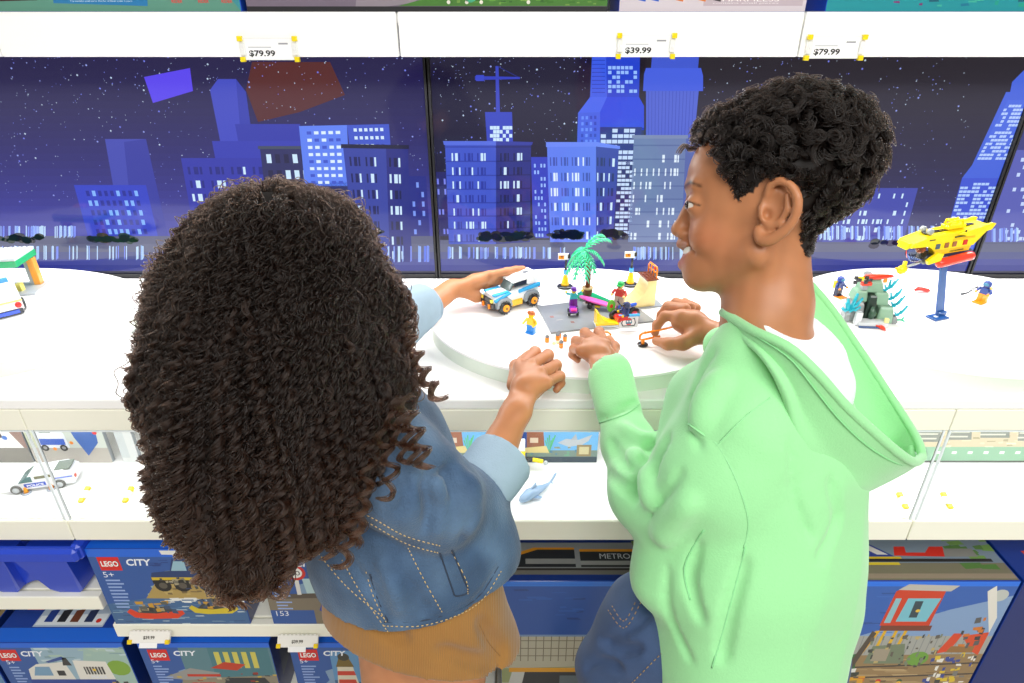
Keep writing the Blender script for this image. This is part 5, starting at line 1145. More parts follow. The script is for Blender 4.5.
def smooth_path(pts, n):
    P = np.array(pts, float)
    if len(P) == 2: return [tuple(P[0]+(P[1]-P[0])*i/(n-1)) for i in range(n)]
    out = []; m = len(P)-1
    for i in range(n):
        t = i/(n-1)*m; k = min(int(t), m-1); f = t-k
        p0 = P[max(k-1, 0)]; p1 = P[k]; p2 = P[k+1]; p3 = P[min(k+2, m)]
        out.append(tuple(.5*((2*p1)+(-p0+p2)*f+(2*p0-5*p1+4*p2-p3)*f*f+(-p0+3*p1-3*p2+p3)*f**3)))
    return out
def wave(seed, f, n=7):
    r = np.random.default_rng(seed); K = r.normal(size=(n, 3)); K /= np.linalg.norm(K, axis=1)[:, None]; K *= f*r.uniform(.6, 1.7, (n, 1)); ph = r.uniform(0, 6.28, n)
    return lambda P: np.sin(P @ K.T + ph).sum(1)/n**.5
def finger(s, mcp, pip, back, drop=.026, tuck=.012, r=.0078, k=.004):
    """curled finger: proximal phalanx mcp-pip, then bends down and back under the palm"""
    mcp, pip, back = Vector(mcp), Vector(pip), Vector(back).normalized(); dn = Vector((0, 0, -1))
    dip = pip+dn*drop*.6-back*.003; tip = dip+dn*drop*.4+back*tuck
    s.caps(mcp, pip, r*1.08, r, k); s.ell(pip, (r*1.12,)*3, k=k); s.caps(pip, dip, r, r*.9, k); s.caps(dip, tip, r*.9, r*.78, k)
    return tip
SKIN = mat('skin', None, .42, spec=.45, sss=.12, mott=(60, .05))
def stitch(parent, sdf, paths, col=(190, 150, 90), r=.0006, name='stitching', off=.0006, dash=True, m=None):
    mb = MB()
    for pts in paths:
        n = max(12, int(sum(math.dist(pts[i], pts[i+1]) for i in range(len(pts)-1))/ (2.2 if dash else 5)))
        h = sdf.hit(smooth_path(pts, n), off)
        if dash:
            for i in range(0, len(h)-1, 2):
                if (h[i+1]-h[i]).length < .02: mb.tube([h[i], h[i+1]], r, col, 5)
        else:
            run = [h[0]]
            for q in h[1:]:
                if (q-run[-1]).length < .03: run.append(q)
                else:
                    if len(run) > 2: mb.tube(run, r, col, 6)
                    run = [q]
            if len(run) > 2: mb.tube(run, r, col, 6)
    o = mb.build(name, m or mat('thread', None, .7), parent); o['kind'] = 'stuff'
    return o
def hair_object(name, parent, S_, rad, colr, tip_taper=True, ends=None, zr=(.92, 1.12)):
    """S_: (n, k, 3) strands -> one hair curves object"""
    n, k, _ = S_.shape
    hc = bpy.data.hair_curves.new(name); hc.add_curves([k]*n)
    hc.attributes['position'].data.foreach_set('vector', S_.astype(np.float32).ravel())
    ra = hc.attributes.get('radius') or hc.attributes.new('radius', 'FLOAT', 'POINT')
    rr = np.full((n, k), rad, np.float32)
    if tip_taper: rr[:, -6:] *= np.linspace(1, .3, 6)
    ra.data.foreach_set('value', rr.ravel())
    m = bpy.data.materials.new(name+'_strands'); m.use_nodes = True; nt = m.node_tree; nt.nodes.clear()
    out = nt.nodes.new('ShaderNodeOutputMaterial'); h = nt.nodes.new('ShaderNodeBsdfHairPrincipled'); h.parametrization = 'COLOR'
    h.inputs['Color'].default_value = (*colr, 1); h.inputs['Roughness'].default_value = .38; h.inputs['Radial Roughness'].default_value = .4
    h.inputs['IOR'].default_value = 1.38
    h.inputs['Random Roughness'].default_value = .3
    if ends:
        gp = nt.nodes.new('ShaderNodeNewGeometry'); sx_ = nt.nodes.new('ShaderNodeSeparateXYZ'); mr = nt.nodes.new('ShaderNodeMapRange'); mr.inputs[1].default_value = zr[0]; mr.inputs[2].default_value = zr[1]
        mx = nt.nodes.new('ShaderNodeMix'); mx.data_type = 'RGBA'; mx.inputs[6].default_value = (*ends, 1); mx.inputs[7].default_value = (*colr, 1)
        nt.links.new(gp.outputs['Position'], sx_.inputs[0]); nt.links.new(sx_.outputs[2], mr.inputs[0]); nt.links.new(mr.outputs[0], mx.inputs[0]); nt.links.new(mx.outputs[2], h.inputs['Color'])
    nt.links.new(h.outputs[0], out.inputs[0]); hc.materials.append(m)
    o = bpy.data.objects.new(name, hc); COL.objects.link(o)
    if parent: o.parent = parent; o.location = -parent.location
    return o
def ortho(n):
    a = np.cross(n, (0, 0, 1.)); l = np.linalg.norm(a, axis=1)[:, None]; a = np.where(l > 1e-3, a/np.maximum(l, 1e-3), (1., 0, 0)); b = np.cross(n, a); return a, b
# ------------------------------------------------------------------ the boy
boy = thing('person', 'boy in a mint green hooded sweatshirt, smiling in left profile over the toys', 'person', (.30, .52, 0), 0, None)
HO = V3(W(778, 212, .69)); HD = HO-np.array((0, 0, CAMZ)); HD /= np.linalg.norm(HD)      # head frame: forward, side (towards camera), up
hf = np.array((-1., 0, 0)); hf -= HD*(hf @ HD); hf /= np.linalg.norm(hf); hs = -HD; hu = np.cross(hs, hf); hu = hu if hu[2] > 0 else -hu
def hp(px, py, side=0.):
    o = np.array((0, 0, CAMZ)); d = V3(W(px, py, 1))-o; t = ((HO-o) @ hs)/(d @ hs); return o+d*t+hs*side
HR = np.stack([hf, hs, hu])
b = Sdf(); E = lambda px, py, sd, r, k=.012, sub=False: b.ell(hp(px, py, sd), r, HR, k, sub)
E(790, 166, 0, (.073, .069, .066)); E(742, 170, 0, (.053, .058, .055), .02); E(765, 205, 0, (.055, .060, .05), .02)
E(728, 215, 0, (.040, .050, .050), .018); E(722, 180, 0, (.0345, .046, .032), .015)
for sd in (-1, 1):
    E(716, 236, sd*.026, (.026, .022, .024), .014)
    b.caps(hp(703, 276, sd*.008), hp(757, 250, sd*.043), .0125, .018, .016)
E(702, 258, 0, (.0205, .024, .019), .012); E(698, 277, 0, (.0140, .015, .0115), .010)
b.caps(hp(712, 262, 0), hp(752, 245, 0), .026, .034, .02)
b.caps(hp(695, 198, 0), hp(681.5, 226, 0), .0078, .0082, .008); b.ell(hp(679, 230, 0), (.0090, .0090, .0078), HR, .006)
for sd in (-1, 1): E(685, 234, sd*.0085, (.0078, .0055, .0058), .003)
for sd in (-1, 1): b.caps(hp(692, 187, sd*.010), hp(700, 187, sd*.036), .0060, .0055, .008)
for sd in (-1, 1): E(690, 203, sd*.030, (.0085, .013, .0075), .010, True)
for sd in (-1, 1): E(699.5, 205, sd*.0290, (.0118, .0128, .0112), .008)
b.caps(hp(681.5, 244, 0), hp(693, 244.5, .021), .0046, .0034, .006); b.caps(hp(681.5, 244, 0), hp(693, 244.5, -.021), .0046, .0034, .006)
b.caps(hp(683, 264.5, 0), hp(694, 253, .021), .0052, .0034, .004); b.caps(hp(683, 264.5, 0), hp(694, 253, -.021), .0052, .0034, .004)
b.caps(hp(675, 254.5, 0), hp(692.5, 247.5, .0235), .0068, .0024, .002, True); b.caps(hp(675, 254.5, 0), hp(692.5, 247.5, -.0235), .0068, .0024, .002, True)
for sd in (-1, 1):                                                       # smile fold, eye slit, nostril
    b.caps(hp(690, 236, sd*.017), hp(698, 251, sd*.030), .0020, .0016, .004, True)
    b.ell(hp(690.5, 205.6, sd*.0330), (.0120, .0110, .0027), HR, .0008, True)
    b.ell(hp(684, 237.5, sd*.0065), (.0034, .0018, .002), HR, .0015, True)
b.caps(hp(758, 235, -.004), hp(762, 330, .0), .040, .043, .018); b.caps(hp(772, 230, -.004), hp(776, 300, .0), .034, .038, .02)
# ears
ring = [(768, 197), (771, 188), (780, 184), (789, 188), (795, 198), (795, 210), (790, 222), (780, 232), (769, 238), (762, 236), (760, 228)]
for sg in (1, -1):
    RS = [.066, .071, .076, .080, .082, .081, .078, .074, .069, .065, .062]
    pts = [hp(778+(x-778)*1.0, y, 0)+hs*sg*r_ for (x, y), r_ in zip(smooth_path(ring, 31), np.interp(np.linspace(0, 10, 31), range(11), RS))]
    b.ell(hp(777, 210, sg*.066), (.0165, .0065, .0225), HR, .004)
    b.ell(hp(773, 207, sg*.0735), (.0115, .0070, .0155), HR, .0025, True)
    b.chain(pts, list(np.interp(np.linspace(0, 10, 31), range(11), [.0034]*4+[.0040]*3+[.0046, .0055, .0055, .0045])), .0025)
    b.chain([hp(786, 196, sg*.0745), hp(787, 210, sg*.075), hp(780, 222, sg*.072), hp(770, 226, sg*.068)], [.0026, .0032, .0032, .0026], .003)
    b.caps(hp(763, 208, sg*.0655), hp(763.5, 216, sg*.0665), .0034, .0040, .003)
    b.ell(hp(768.5, 214, sg*.069), (.0042, .0060, .0055), HR, .002, True)
    b.caps(hp(766, 226, sg*.058), hp(771, 233, sg*.062), .0065, .0060, .004); b.caps(hp(782, 224, sg*.062), hp(790, 204, sg*.066), .006, .006, .004)
# torso under clothes, arms, legs
shL, elL, wrL = W(742, 432, .70), W(656, 500, .79), WZ(606, 376, .918)
shR, elR, wrR = W(800, 375, .84), W(785, 385, .93), WZ(716, 336, .922)
b.chain([W(764, 335, .715), W(764, 400, .745), W(760, 500, .79), W(750, 620, .83)], [.045, .082, .085, .090], .03, sq=((-.6, .8, 0), .75))
b.chain([shL, elL, W(627, 445, .865), wrL], [.040, .030, .026, .0195], .02); b.chain([shR, elR, wrR], [.040, .030, .0205], .02)
hipL, knL, anL = W(725, 640, .84), W(630, 668, .88), W(628, 668, .88)+Vector((.02, -.10, -.34))
hipR, knR, anR = W(775, 660, .90), W(752, 700, 1.0)+Vector((0, .02, -.10)), W(752, 700, 1.0)+Vector((.02, -.06, -.42))
b.chain([hipL, knL, anL], [.06, .042, .028], .03); b.chain([hipR, knR, anR], [.06, .042, .028], .03)
# left hand (near), back up, fingers curled over the little orange cans
Zc = WZ
pc = Zc(600, 355, .922)
b.caps(wrL, pc, .0200, .0195, .012, sq=((0, 0, 1), .72))
mc = [Zc(605, 344, .930), Zc(596, 341, .934), Zc(587, 344, .932), Zc(581, 351, .927)]; pp = [Zc(599, 332, .924), Zc(585, 333, .922), Zc(576, 341, .918), Zc(573.5, 349, .912)]
for i in range(4): b.caps(pc, mc[i], .015, .0095, .010)
for i in range(4): finger(b, mc[i], pp[i], (Vector(pc)-Vector(pp[i])), drop=(.026, .026, .024, .018)[i], tuck=.013, r=(.0080, .0082, .0078, .0068)[i], k=.0028)
b.chain([Zc(611, 360, .915), Zc(614, 347, .905), Zc(609, 339, .897)], [.0105, .0085, .0068], .008)
# right hand, pinching the orange rail
pc = Zc(694, 322, .932)
b.caps(wrR, pc, .0215, .0205, .012, sq=((0, .3, 1), .85)); b.caps(pc, Zc(682, 319, .934), .019, .017, .010); b.caps(Zc(696, 332, .920), Zc(680, 324, .924), .0165, .0125, .010)
b.chain([Zc(681, 316, .940), Zc(665, 316, .932), Zc(657, 325, .915), Zc(655, 333, .904)], [.0100, .0086, .0078, .0066], .004)
b.chain([Zc(685, 309, .942), Zc(668, 306, .936), Zc(661, 315, .914), Zc(659, 322, .903)], [.0100, .0086, .0076, .0064], .003)
b.chain([Zc(690, 307, .938), Zc(676, 302, .930), Zc(668, 309, .911), Zc(668, 316, .902)], [.0096, .0080, .0074, .0062], .003)
b.chain([Zc(696, 308, .932), Zc(685, 302, .922), Zc(678, 308, .908), Zc(678, 314, .901)], [.0090, .0072, .0064, .0056], .003)
b.chain([Zc(697, 336, .920), Zc(683, 343, .910), Zc(668, 344, .905), Zc(656, 341, .901)], [.0145, .0112, .0092, .0070], .008)
HAIRB = lin((24, 17, 14))
hairpoly = [(684, 60), (688, 112), (690, 132), (689, 152), (700, 150), (712, 147), (720, 149), (721, 163), (727, 176), (733, 186), (738, 199), (742, 202), (752, 195), (762, 186), (770, 180), (784, 179), (797, 190), (800, 208), (800, 236), (803, 252), (812, 258), (860, 250), (905, 200), (905, 60)]
HPL = None
def to_local(P): Q_ = P-HO; return Q_ @ hf, Q_ @ hu, Q_ @ hs
def in_poly(x, y, poly):
    c = np.zeros(len(x), bool); n = len(poly)
    for i in range(n):
        x0, y0 = poly[i]; x1, y1 = poly[(i+1) % n]
        m = ((y0 > y) != (y1 > y)) & (x < (x1-x0)*(y-y0)/((y1-y0) if y1 != y0 else 1e-9)+x0); c ^= m
    return c
hpl = [((hp(x, y)-HO) @ hf, (hp(x, y)-HO) @ hu) for x, y in hairpoly]
def near(P, q, r): return np.exp(-((P-V3(q))**2).sum(1)/r**2)
ws = wave(3, 260); ws2 = wave(4, 900)
def skin_b(P):
    lx, lz, ly = to_local(P); C = np.tile(np.array(lin((176, 118, 80))), (len(P), 1))
    C *= (1+.04*ws(P))[:, None]
    head = (np.abs(lx) < .16) & (np.abs(lz) < .16) & (np.abs(ly) < .12) & (P[:, 2] > 1.12)
    hr = in_poly(lx+.0012*ws2(P), lz+.0012*ws(P), hpl) & head & (np.abs(ly) < .0745) & ~((ly > .0665) & (np.hypot((lx-0)/.022, (lz-.0)/.034) < 1))
    for q, r, c, a in [(hp(692, 247, s_*.014), .008, (150, 78, 62), .55) for s_ in (-1, 1)]+[(hp(678, 246, 0), .0065, (158, 84, 70), .7)]+[(hp(685, 260, s_*.011), .0085, (176, 92, 82), .8) for s_ in (-1, 1)]+[(hp(683, 262, 0), .008, (176, 92, 82), .8)]+[(hp(712, 238, s_*.045), .022, (186, 104, 72), .35) for s_ in (-1, 1)]:
        t = (near(P, q, r)*a)[:, None]; C = C*(1-t)+np.array(lin(c))*t
    def seg2(x0, y0, x1, y1):
        A = hp(x0, y0)-HO; B_ = hp(x1, y1)-HO; ax, az, bx_, bz = A @ hf, A @ hu, B_ @ hf, B_ @ hu
        h = np.clip(((lx-ax)*(bx_-ax)+(lz-az)*(bz-az))/((bx_-ax)**2+(bz-az)**2), 0, 1); return np.hypot(lx-ax-h*(bx_-ax), lz-az-h*(bz-az)), h
    fr = (np.abs(ly) > .007) & (np.abs(ly) < .056) & head
    for x0, y0, x1, y1, w_ in ((686, 187.5, 694, 183.5, .0024), (694, 183.5, 705, 187.5, .0017)):
        d, h = seg2(x0, y0, x1, y1); t = (np.exp(-(d/w_)**2)*.8*fr*(1+.15*ws2(P)))[:, None]; t = np.clip(t, 0, 1); C = C*(1-t)+np.array(lin((40, 24, 16)))*t
    fr = (np.abs(ly) > .014) & (np.abs(ly) < .056) & head
    for x0, y0, x1, y1 in ((685, 203.4, 693, 202.4), (693, 202.4, 704, 205.6)):
        d, h = seg2(x0, y0, x1, y1); t = (np.exp(-(d/.0010)**2)*.95*fr)[:, None]; C = C*(1-t)+np.array(lin((16, 10, 8)))*t
    mo = (near(P, hp(694, 251, 0), .0115)*(1 if True else 0))[:, None]; C = C*(1-mo*.8)+np.array(lin((70, 24, 22)))*mo*.8
    C[hr] = HAIRB
    return C
body = b.mesh('body', .0019, SKIN, boy, skin_b)
for s_ in (-1, 1):
    m = MB(); c_ = Vector(hp(699.3, 205, s_*.0290)); R_ = Matrix([list(hf), list(hs), list(hu)]).transposed()
    m.ball(c_, .0110, (226, 218, 208), n=24); m.ball(c_+Vector(hf*.0058+hs*s_*.0022), .0062, (44, 26, 16), n=16); m.ball(c_+Vector(hf*.0096+hs*s_*.0030), .0026, (12, 8, 8), n=10)
    m.build('eye', mat('eye_gloss', None, .08, coat=.5), boy).location = -boy.location
m = MB()
for i in range(-5, 6):
    a_ = i*.22; q = Vector(hp(685.0+abs(i)**1.35*.72, 251.0-abs(i)*.38, i*.0038)); m.box(q, (.0042, .0042, .0084), (240, 236, 226), R=Matrix([list(hf), list(hs), list(hu)]).transposed(), bev=.001)
m.build('teeth', mat('enamel', None, .2, coat=.3, sss=.1), boy).location = -boy.location

# hair: dense dark curls rooted on the scalp
def surf_samples(ob, n, keep, seed=1):
    me = ob.data; nv = len(me.vertices); V = np.empty(nv*3, np.float32); me.vertices.foreach_get('co', V); V = V.reshape(-1, 3).astype(float)
    N = np.empty(nv*3, np.float32); me.vertices.foreach_get('normal', N); N = N.reshape(-1, 3).astype(float)
    k = np.where(keep(V))[0]; r = np.random.default_rng(seed).choice(k, n, replace=len(k) < n); return V[r], N[r]
def boy_keep(P):
    lx, lz, ly = to_local(P); head = (np.abs(lx) < .16) & (lz > -.09) & (lz < .16) & (np.abs(ly) < .0725)
    return in_poly(lx, lz, hpl) & head
rg = np.random.default_rng(5); NC, NS, K = 950, 17, 26
R0, N0 = surf_samples(body, NC, boy_keep, 2)
lx, lz, ly = to_local(R0)
ln = np.interp(lz, [-.055, -.02, .03, .07, .10], [.003, .005, .013, .021, .021])*np.interp(lx, [-.09, -.02, .05, .09], [1.08, .95, .85, .7])*rg.uniform(.75, 1.15, NC)
ln *= np.where((lx > -.02) & (lz < .035), .45, 1)
a, c_ = ortho(N0)
tw = rg.uniform(0, 6.28, NC); turns = rg.uniform(1.2, 2.4, NC)*np.clip(ln/.02, .5, 1.6); cr = np.clip(ln*.22, .0012, .0062)*rg.uniform(.7, 1.2, NC)
t = np.linspace(0, 1, K)
lean = rg.normal(size=(NC, 2))*.35
S_ = np.empty((NC, NS, K, 3))
for j in range(NS):
    ph = tw+rg.normal(size=NC)*.28; off = rg.normal(size=(NC, 2))*.0022; rr_ = cr*(1+rg.normal(size=NC)*.18); l2 = ln*(1+rg.normal(size=NC)*.12)
    ang = ph[:, None]+turns[:, None]*6.28*t; env = np.clip(t*3, 0, 1)
    ca_ = (rr_[:, None]*np.cos(ang)*env+off[:, :1]*(1-.3*t)+lean[:, :1]*l2[:, None]*t**1.5); cb_ = (rr_[:, None]*np.sin(ang)*env+off[:, 1:]*(1-.3*t)+lean[:, 1:]*l2[:, None]*t**1.5)
    up = (l2[:, None]*np.sin(t*1.75)/1.0*.95)
    S_[:, j] = R0[:, None]+N0[:, None]*(up-.001)[..., None]+a[:, None]*ca_[..., None]+c_[:, None]*cb_[..., None]
hair_object('hair', boy, S_.reshape(-1, K, 3), .00042, (.0045, .0026, .0018))

# hooded sweatshirt
MINT = mat('mint_fleece', None, .85, sheen=.35, bump=(500, .25), mott=(300, .03), sss=0)
MC = (150, 219, 153)
g = Sdf(); FC = (-.6, .8, 0)
g.chain([W(757, 352, .715), W(762, 400, .742), W(768, 470, .770), W(757, 560, .795), W(750, 640, .825), W(756, 740, .87)], [.058, .098, .116, .130, .130, .128], .03, sq=(FC, .80))
g.caps(W(705, 400, .80), W(668, 560, .80), .05, .038, .04); g.caps(W(690, 500, .77), W(658, 582, .775), .05, .026, .04)
g.caps(W(800, 440, .76), W(815, 600, .80), .05, .045, .04)
cufL = W(611, 388, .965); 
g.chain([W(745, 425, .70), W(712, 470, .725), W(672, 502, .775)], [.058, .062, .050], .025)
g.chain([W(672, 502, .775), W(645, 492, .80), W(628, 445, .865), W(617, 408, .905)], [.050, .046, .035, .032], .018)
g.chain([W(618, 411, .900), W(609, 374, .940)], [.0345, .0335], .004)
g.chain([shR, elR, W(722, 345, 1.01)], [.055, .045, .032], .02)
g.caps(W(603, 352, .97), W(608, 370, .945), .026, .027, .008, True); g.caps(W(772, 290, .70), W(800, 352, .690), .054, .050, .006, True)
wq = wave(11, 22); wq2 = wave(12, 60)
def _fold(P, seed, ax, f):
    r = np.random.default_rng(seed); ax = np.array(ax, float); ax /= np.linalg.norm(ax); o = np.zeros(len(P))
    for i in range(4):
        k_ = r.normal(size=3); k_ -= ax*(k_ @ ax)*.86; k_ /= np.linalg.norm(k_); w_ = P @ (k_*f*r.uniform(.7, 1.5))+r.uniform(0, 6.28)+.8*np.sin(P @ r.normal(size=3)*14)
        o += np.abs(np.sin(w_))**.8-.6
    return o/2
g.disp = lambda P: .0012*wq(P)+.0034*_fold(P, 5, (.45, -.1, .9), 26)
C_ = g.crease
C_([(592, 420), (605, 417), (622, 410), (640, 398)], .0020, .003, .0005, taper=False)                                   # cuff seam
C_([(770, 396), (745, 415), (722, 438), (717, 446)], .0016, .003, .0004, 14, taper=False)                                # shoulder seam
C_([(688, 424), (702, 434), (718, 446), (736, 480), (748, 520), (742, 548)], .0019, .0035, .0004, 18, taper=False)        # armhole seam
for pts, r in (([(652, 440), (640, 470), (634, 500)], .010), ([(668, 436), (655, 462), (652, 486)], .009), ([(682, 470), (664, 500), (650, 520)], .008), ([(610, 440), (625, 462), (645, 470)], .008), ([(606, 470), (622, 486), (640, 492)], .007),
        ([(700, 540), (690, 580), (700, 620)], .010), ([(745, 560), (730, 610), (722, 660)], .010), ([(830, 480), (838, 520), (820, 560)], .010), ([(700, 450), (694, 420), (712, 385)], .007), ([(690, 400), (700, 372), (715, 350)], .007),
        ([(790, 440), (795, 500), (812, 540)], .008), ([(668, 565), (668, 610), (690, 660)], .007)): C_(pts, r*.40, r*1.0, -.0005, 12)
for pts, r in (([(632, 452), (648, 478), (650, 500)], .010), ([(690, 500), (672, 520), (662, 536)], .010), ([(720, 380), (708, 400), (700, 425)], .010), ([(622, 425), (640, 440), (655, 440)], .008)): C_(pts, r*.42, r*1.9, r*-.02, 12, False)
# clean front hem: cut by a sloping plane, floor-side hem out of frame
hoodie = g.mesh('hooded_sweatshirt', .0042, MINT, boy, coldefault=MC)
stitch(hoodie, g, [[(596, 424), (612, 419), (628, 413), (642, 402)]], (140, 205, 146), .0010, 'cuff_seam', .0, dash=False, m=mat('mint_seam', None, .8))
stitch(hoodie, g, [[(690, 600), (684, 570), (694, 545), (704, 530)], [(745, 548), (728, 612), (712, 668)]], (138, 206, 146), .0011, 'pocket_seam', .0, dash=False, m=mat('mint_seam', None, .8))
stitch(hoodie, g, [[(770, 398), (745, 417), (722, 440), (717, 446)], [(688, 424), (702, 434), (718, 446), (736, 480), (748, 520), (744, 548)]], (146, 214, 152), .0011, 'sleeve_seam', .0, dash=False, m=mat('mint_seam', None, .8))
# hood: a bag of fabric lying on the back, lofted from rim to bottom to far rim
SEC = [((723, 312, .715), (727, 326, .705), (738, 312, .76)), ((752, 330, .655), (760, 352, .650), (770, 292, .80)), ((788, 347, .625), (786, 398, .648), (800, 279, .80)), ((817, 373, .618), (796, 440, .665), (824, 300, .80)),
       ((846, 406, .628), (812, 474, .690), (850, 336, .80)), ((874, 432, .645), (836, 494, .712), (882, 384, .80)), ((900, 454, .668), (866, 490, .735), (908, 424, .78)), ((914, 462, .70), (896, 474, .735), (919, 444, .755)), ((921, 458, .735), (920, 459, .738), (922, 456, .742))]
NU, NVv = 30, 26; SECf = []
flat = [[*W(*n_), *W(*bt), *W(*f_)] for n_, bt, f_ in SEC]
FL = smooth_path(flat, NU)
vs = []
for u_, row in enumerate(FL):
    N_, B_, F_ = Vector(row[:3]), Vector(row[3:6]), Vector(row[6:9])
    sag = Vector((0, 0, -.055))*math.sin(math.pi*u_/(NU-1)); M2 = B_.lerp(F_, .5)+sag*1.0+Vector((0, .015, 0))
    P4 = smooth_path([list(N_), list(N_.lerp(B_, .55)+(B_-N_).cross(Vector((0, 1, 0))).normalized()*0), list(B_), list(M2), list(F_.lerp(M2, .35)+Vector((0, .012, 0))), list(F_)], NVv)
    for v_, p_ in enumerate(P4):
        p_ = Vector(p_); p_ += Vector((0, -.6, .5))*.0030*math.sin(u_*.9+v_*.35)*math.sin(math.pi*v_/(NVv-1)); vs.append(tuple(p_))
fs = [(u_*NVv+v_, (u_+1)*NVv+v_, (u_+1)*NVv+v_+1, u_*NVv+v_+1) for u_ in range(NU-1) for v_ in range(NVv-1)]
m = MB(); m.add(vs, fs, MC, True); hood = m.build('hood', MINT, hoodie); hood.location = (0, 0, 0)
md = hood.modifiers.new('thick', 'SOLIDIFY'); md.thickness = .007; md.offset = 0; md = hood.modifiers.new('sub', 'SUBSURF'); md.levels = md.render_levels = 1
rim = [vs[u_*NVv] for u_ in range(NU)]+[vs[u_*NVv+NVv-1] for u_ in range(NU-1, -1, -1)]
m = MB(); m.tube(rim, .0052, MC, 10); m.build('hood_hem', MINT, hood)
rim2 = [tuple(Vector(vs[u_*NVv+2])+Vector((-.002, -.0045, .002))) for u_ in range(1, NU)]
m = MB(); m.tube(rim2, .0009, (134, 204, 142), 6); m.build('hood_seam', mat('mint_seam', None, .8), hood)
# T-shirt
g2 = Sdf(); g2.chain([W(776, 318, .706), W(788, 350, .716), W(795, 385, .738)], [.0480, .0545, .062], .01)
TA, TB, TC = W(775, 334, .660), W(809, 343, .678), W(800, 295, .765)
tn = (TB-TA).cross(TC-TA).normalized(); tn = tn if tn.z > 0 else -tn
g2.plane(tn, TA); g2.caps(Vector(hp(760, 235)), Vector(hp(762, 330)), .0435, .0465, .002, True)
tee = g2.mesh('t_shirt', .0022, mat('white_cotton', None, .8, bump=(300, .2)), boy, coldefault=(236, 240, 244))
# jeans and shoes
j = Sdf(); j.chain([W(760, 640, .84), W(728, 650, .84), W(658, 632, .86), W(622, 668, .88)], [.10, .088, .076, .062], .03)
j.chain([W(628, 672, .88), anL+Vector((0, 0, .05))], [.058, .045], .02); j.chain([W(760, 640, .86), W(775, 670, .92), knR, anR+Vector((0, 0, .05))], [.10, .08, .06, .045], .03)
wj = wave(21, 70); j.disp = lambda P: .0016*wj(P); j.plane((0, 0, 1), (0, 0, .80))
for pts in ([(600, 640), (620, 650), (640, 648)], [(655, 600), (640, 622), (610, 640)], [(585, 670), (600, 662), (620, 668)]): j.crease(pts, .004, .010, -.001)
DENIM = mat('dark_denim', None, .75, bump=(700, .35), mott=(40, .18), sheen=.1)
jeans = j.mesh('jeans', .004, DENIM, boy, coldefault=(52, 74, 110))
stitch(jeans, j, [[(608, 610), (624, 628), (640, 604), (648, 582)], [(612, 606), (624, 621), (636, 601)], [(690, 628), (660, 655), (632, 683)]], (150, 124, 92), .0007)
def shoe(t, ank, dirv, col=(230, 230, 232)):
    d = Vector(dirv).normalized(); s_ = Sdf(); a_ = Vector((ank.x, ank.y, .05)); s_.chain([a_+Vector((0, 0, .03)), a_, a_+d*.09+Vector((0, 0, -.012)), a_+d*.13+Vector((0, 0, -.018))], [.032, .036, .032, .026], .015); s_.plane((0, 0, -1), (0, 0, .004))
    o = s_.mesh('shoe', .005, mat('shoe_canvas', None, .6), t, coldefault=col); return o
shoe(boy, anL, (-.4, .9, 0)); shoe(boy, anR, (-.3, .9, 0))
# ------------------------------------------------------------------ the girl
girl = thing('person', 'girl with long dark curly hair, denim jacket and tan skirt, seen from behind', 'person', (-.12, .56, 0), 0, None)
q = Sdf()
HG = W(282, 272, .69)
q.ell(HG+Vector((0, 0, -.008)), (.070, .078, .080), k=.01); q.ell(HG+Vector((.012, .045, -.035)), (.052, .05, .06), k=.02); q.ell(HG+Vector((.013, .098, -.022)), (.009, .012, .012), k=.008)
for sx in (-1, 1):
    q.ell(HG+Vector((.01+sx*.073, .005, -.02)), (.007, .016, .026), k=.004)
    q.ell(HG+Vector((.012+sx*.028, .083, .004)), (.012, .010, .008), k=.006, sub=True); q.ell(HG+Vector((.012+sx*.028, .078, .004)), (.011, .011, .0095), k=.003)
q.caps(HG+Vector((.004, .085, -.052)), HG+Vector((.028, .083, -.050)), .005, .005, .004)
q.caps(HG+Vector((0, 0, -.05)), W(345, 395, .705), .044, .048, .02)
gshR, gelR, gwrR = W(385, 440, .70), W(456, 505, .765), WZ(516, 412, .915)
gshL, gelL, gwrL = W(290, 385, .80), W(330, 360, 1.0), WZ(452, 289, .925)
q.chain([W(345, 400, .71), W(365, 450, .74), W(400, 530, .78), W(418, 600, .82)], [.055, .065, .07, .080], .03, sq=((.35, .93, 0), .75))
q.chain([gshR, gelR, W(488, 470, .82), gwrR], [.038, .030, .0285, .0185], .02); q.chain([gshL, gelL, W(405, 322, 1.11), gwrL], [.038, .030, .026, .0185], .02)
for a_, c_ in ((W(402, 660, .87), W(402, 760, .93)), (W(450, 668, .86), W(446, 770, .92))):
    f_ = Vector((c_.x+.005, c_.y+.0, .08)); q.chain([Vector(a_)+Vector((0, 0, .06)), c_, f_], [.054, .044, .028], .03)
# right hand resting on the platform edge
pc = Zc(526, 388, .925)
q.caps(gwrR, pc, .0195, .0200, .012, sq=((0, 0, 1), .72))
mc = [Zc(520, 366, .932), Zc(531, 365, .938), Zc(540, 373, .936), Zc(546, 383, .930)]; pp = [Zc(535, 352, .926), Zc(548, 355, .926), Zc(556, 365, .920), Zc(560, 376, .914)]
for i in range(4): q.caps(pc, mc[i], .016, .0100, .010)
for i in range(4): finger(q, mc[i], pp[i], (Vector(pc)-Vector(pp[i])), drop=(.030, .030, .027, .022)[i], tuck=.010, r=(.0084, .0084, .0080, .0070)[i], k=.0028)
q.chain([Zc(514, 385, .915), Zc(516, 366, .915), Zc(529, 354, .905)], [.011, .0088, .0070], .008)
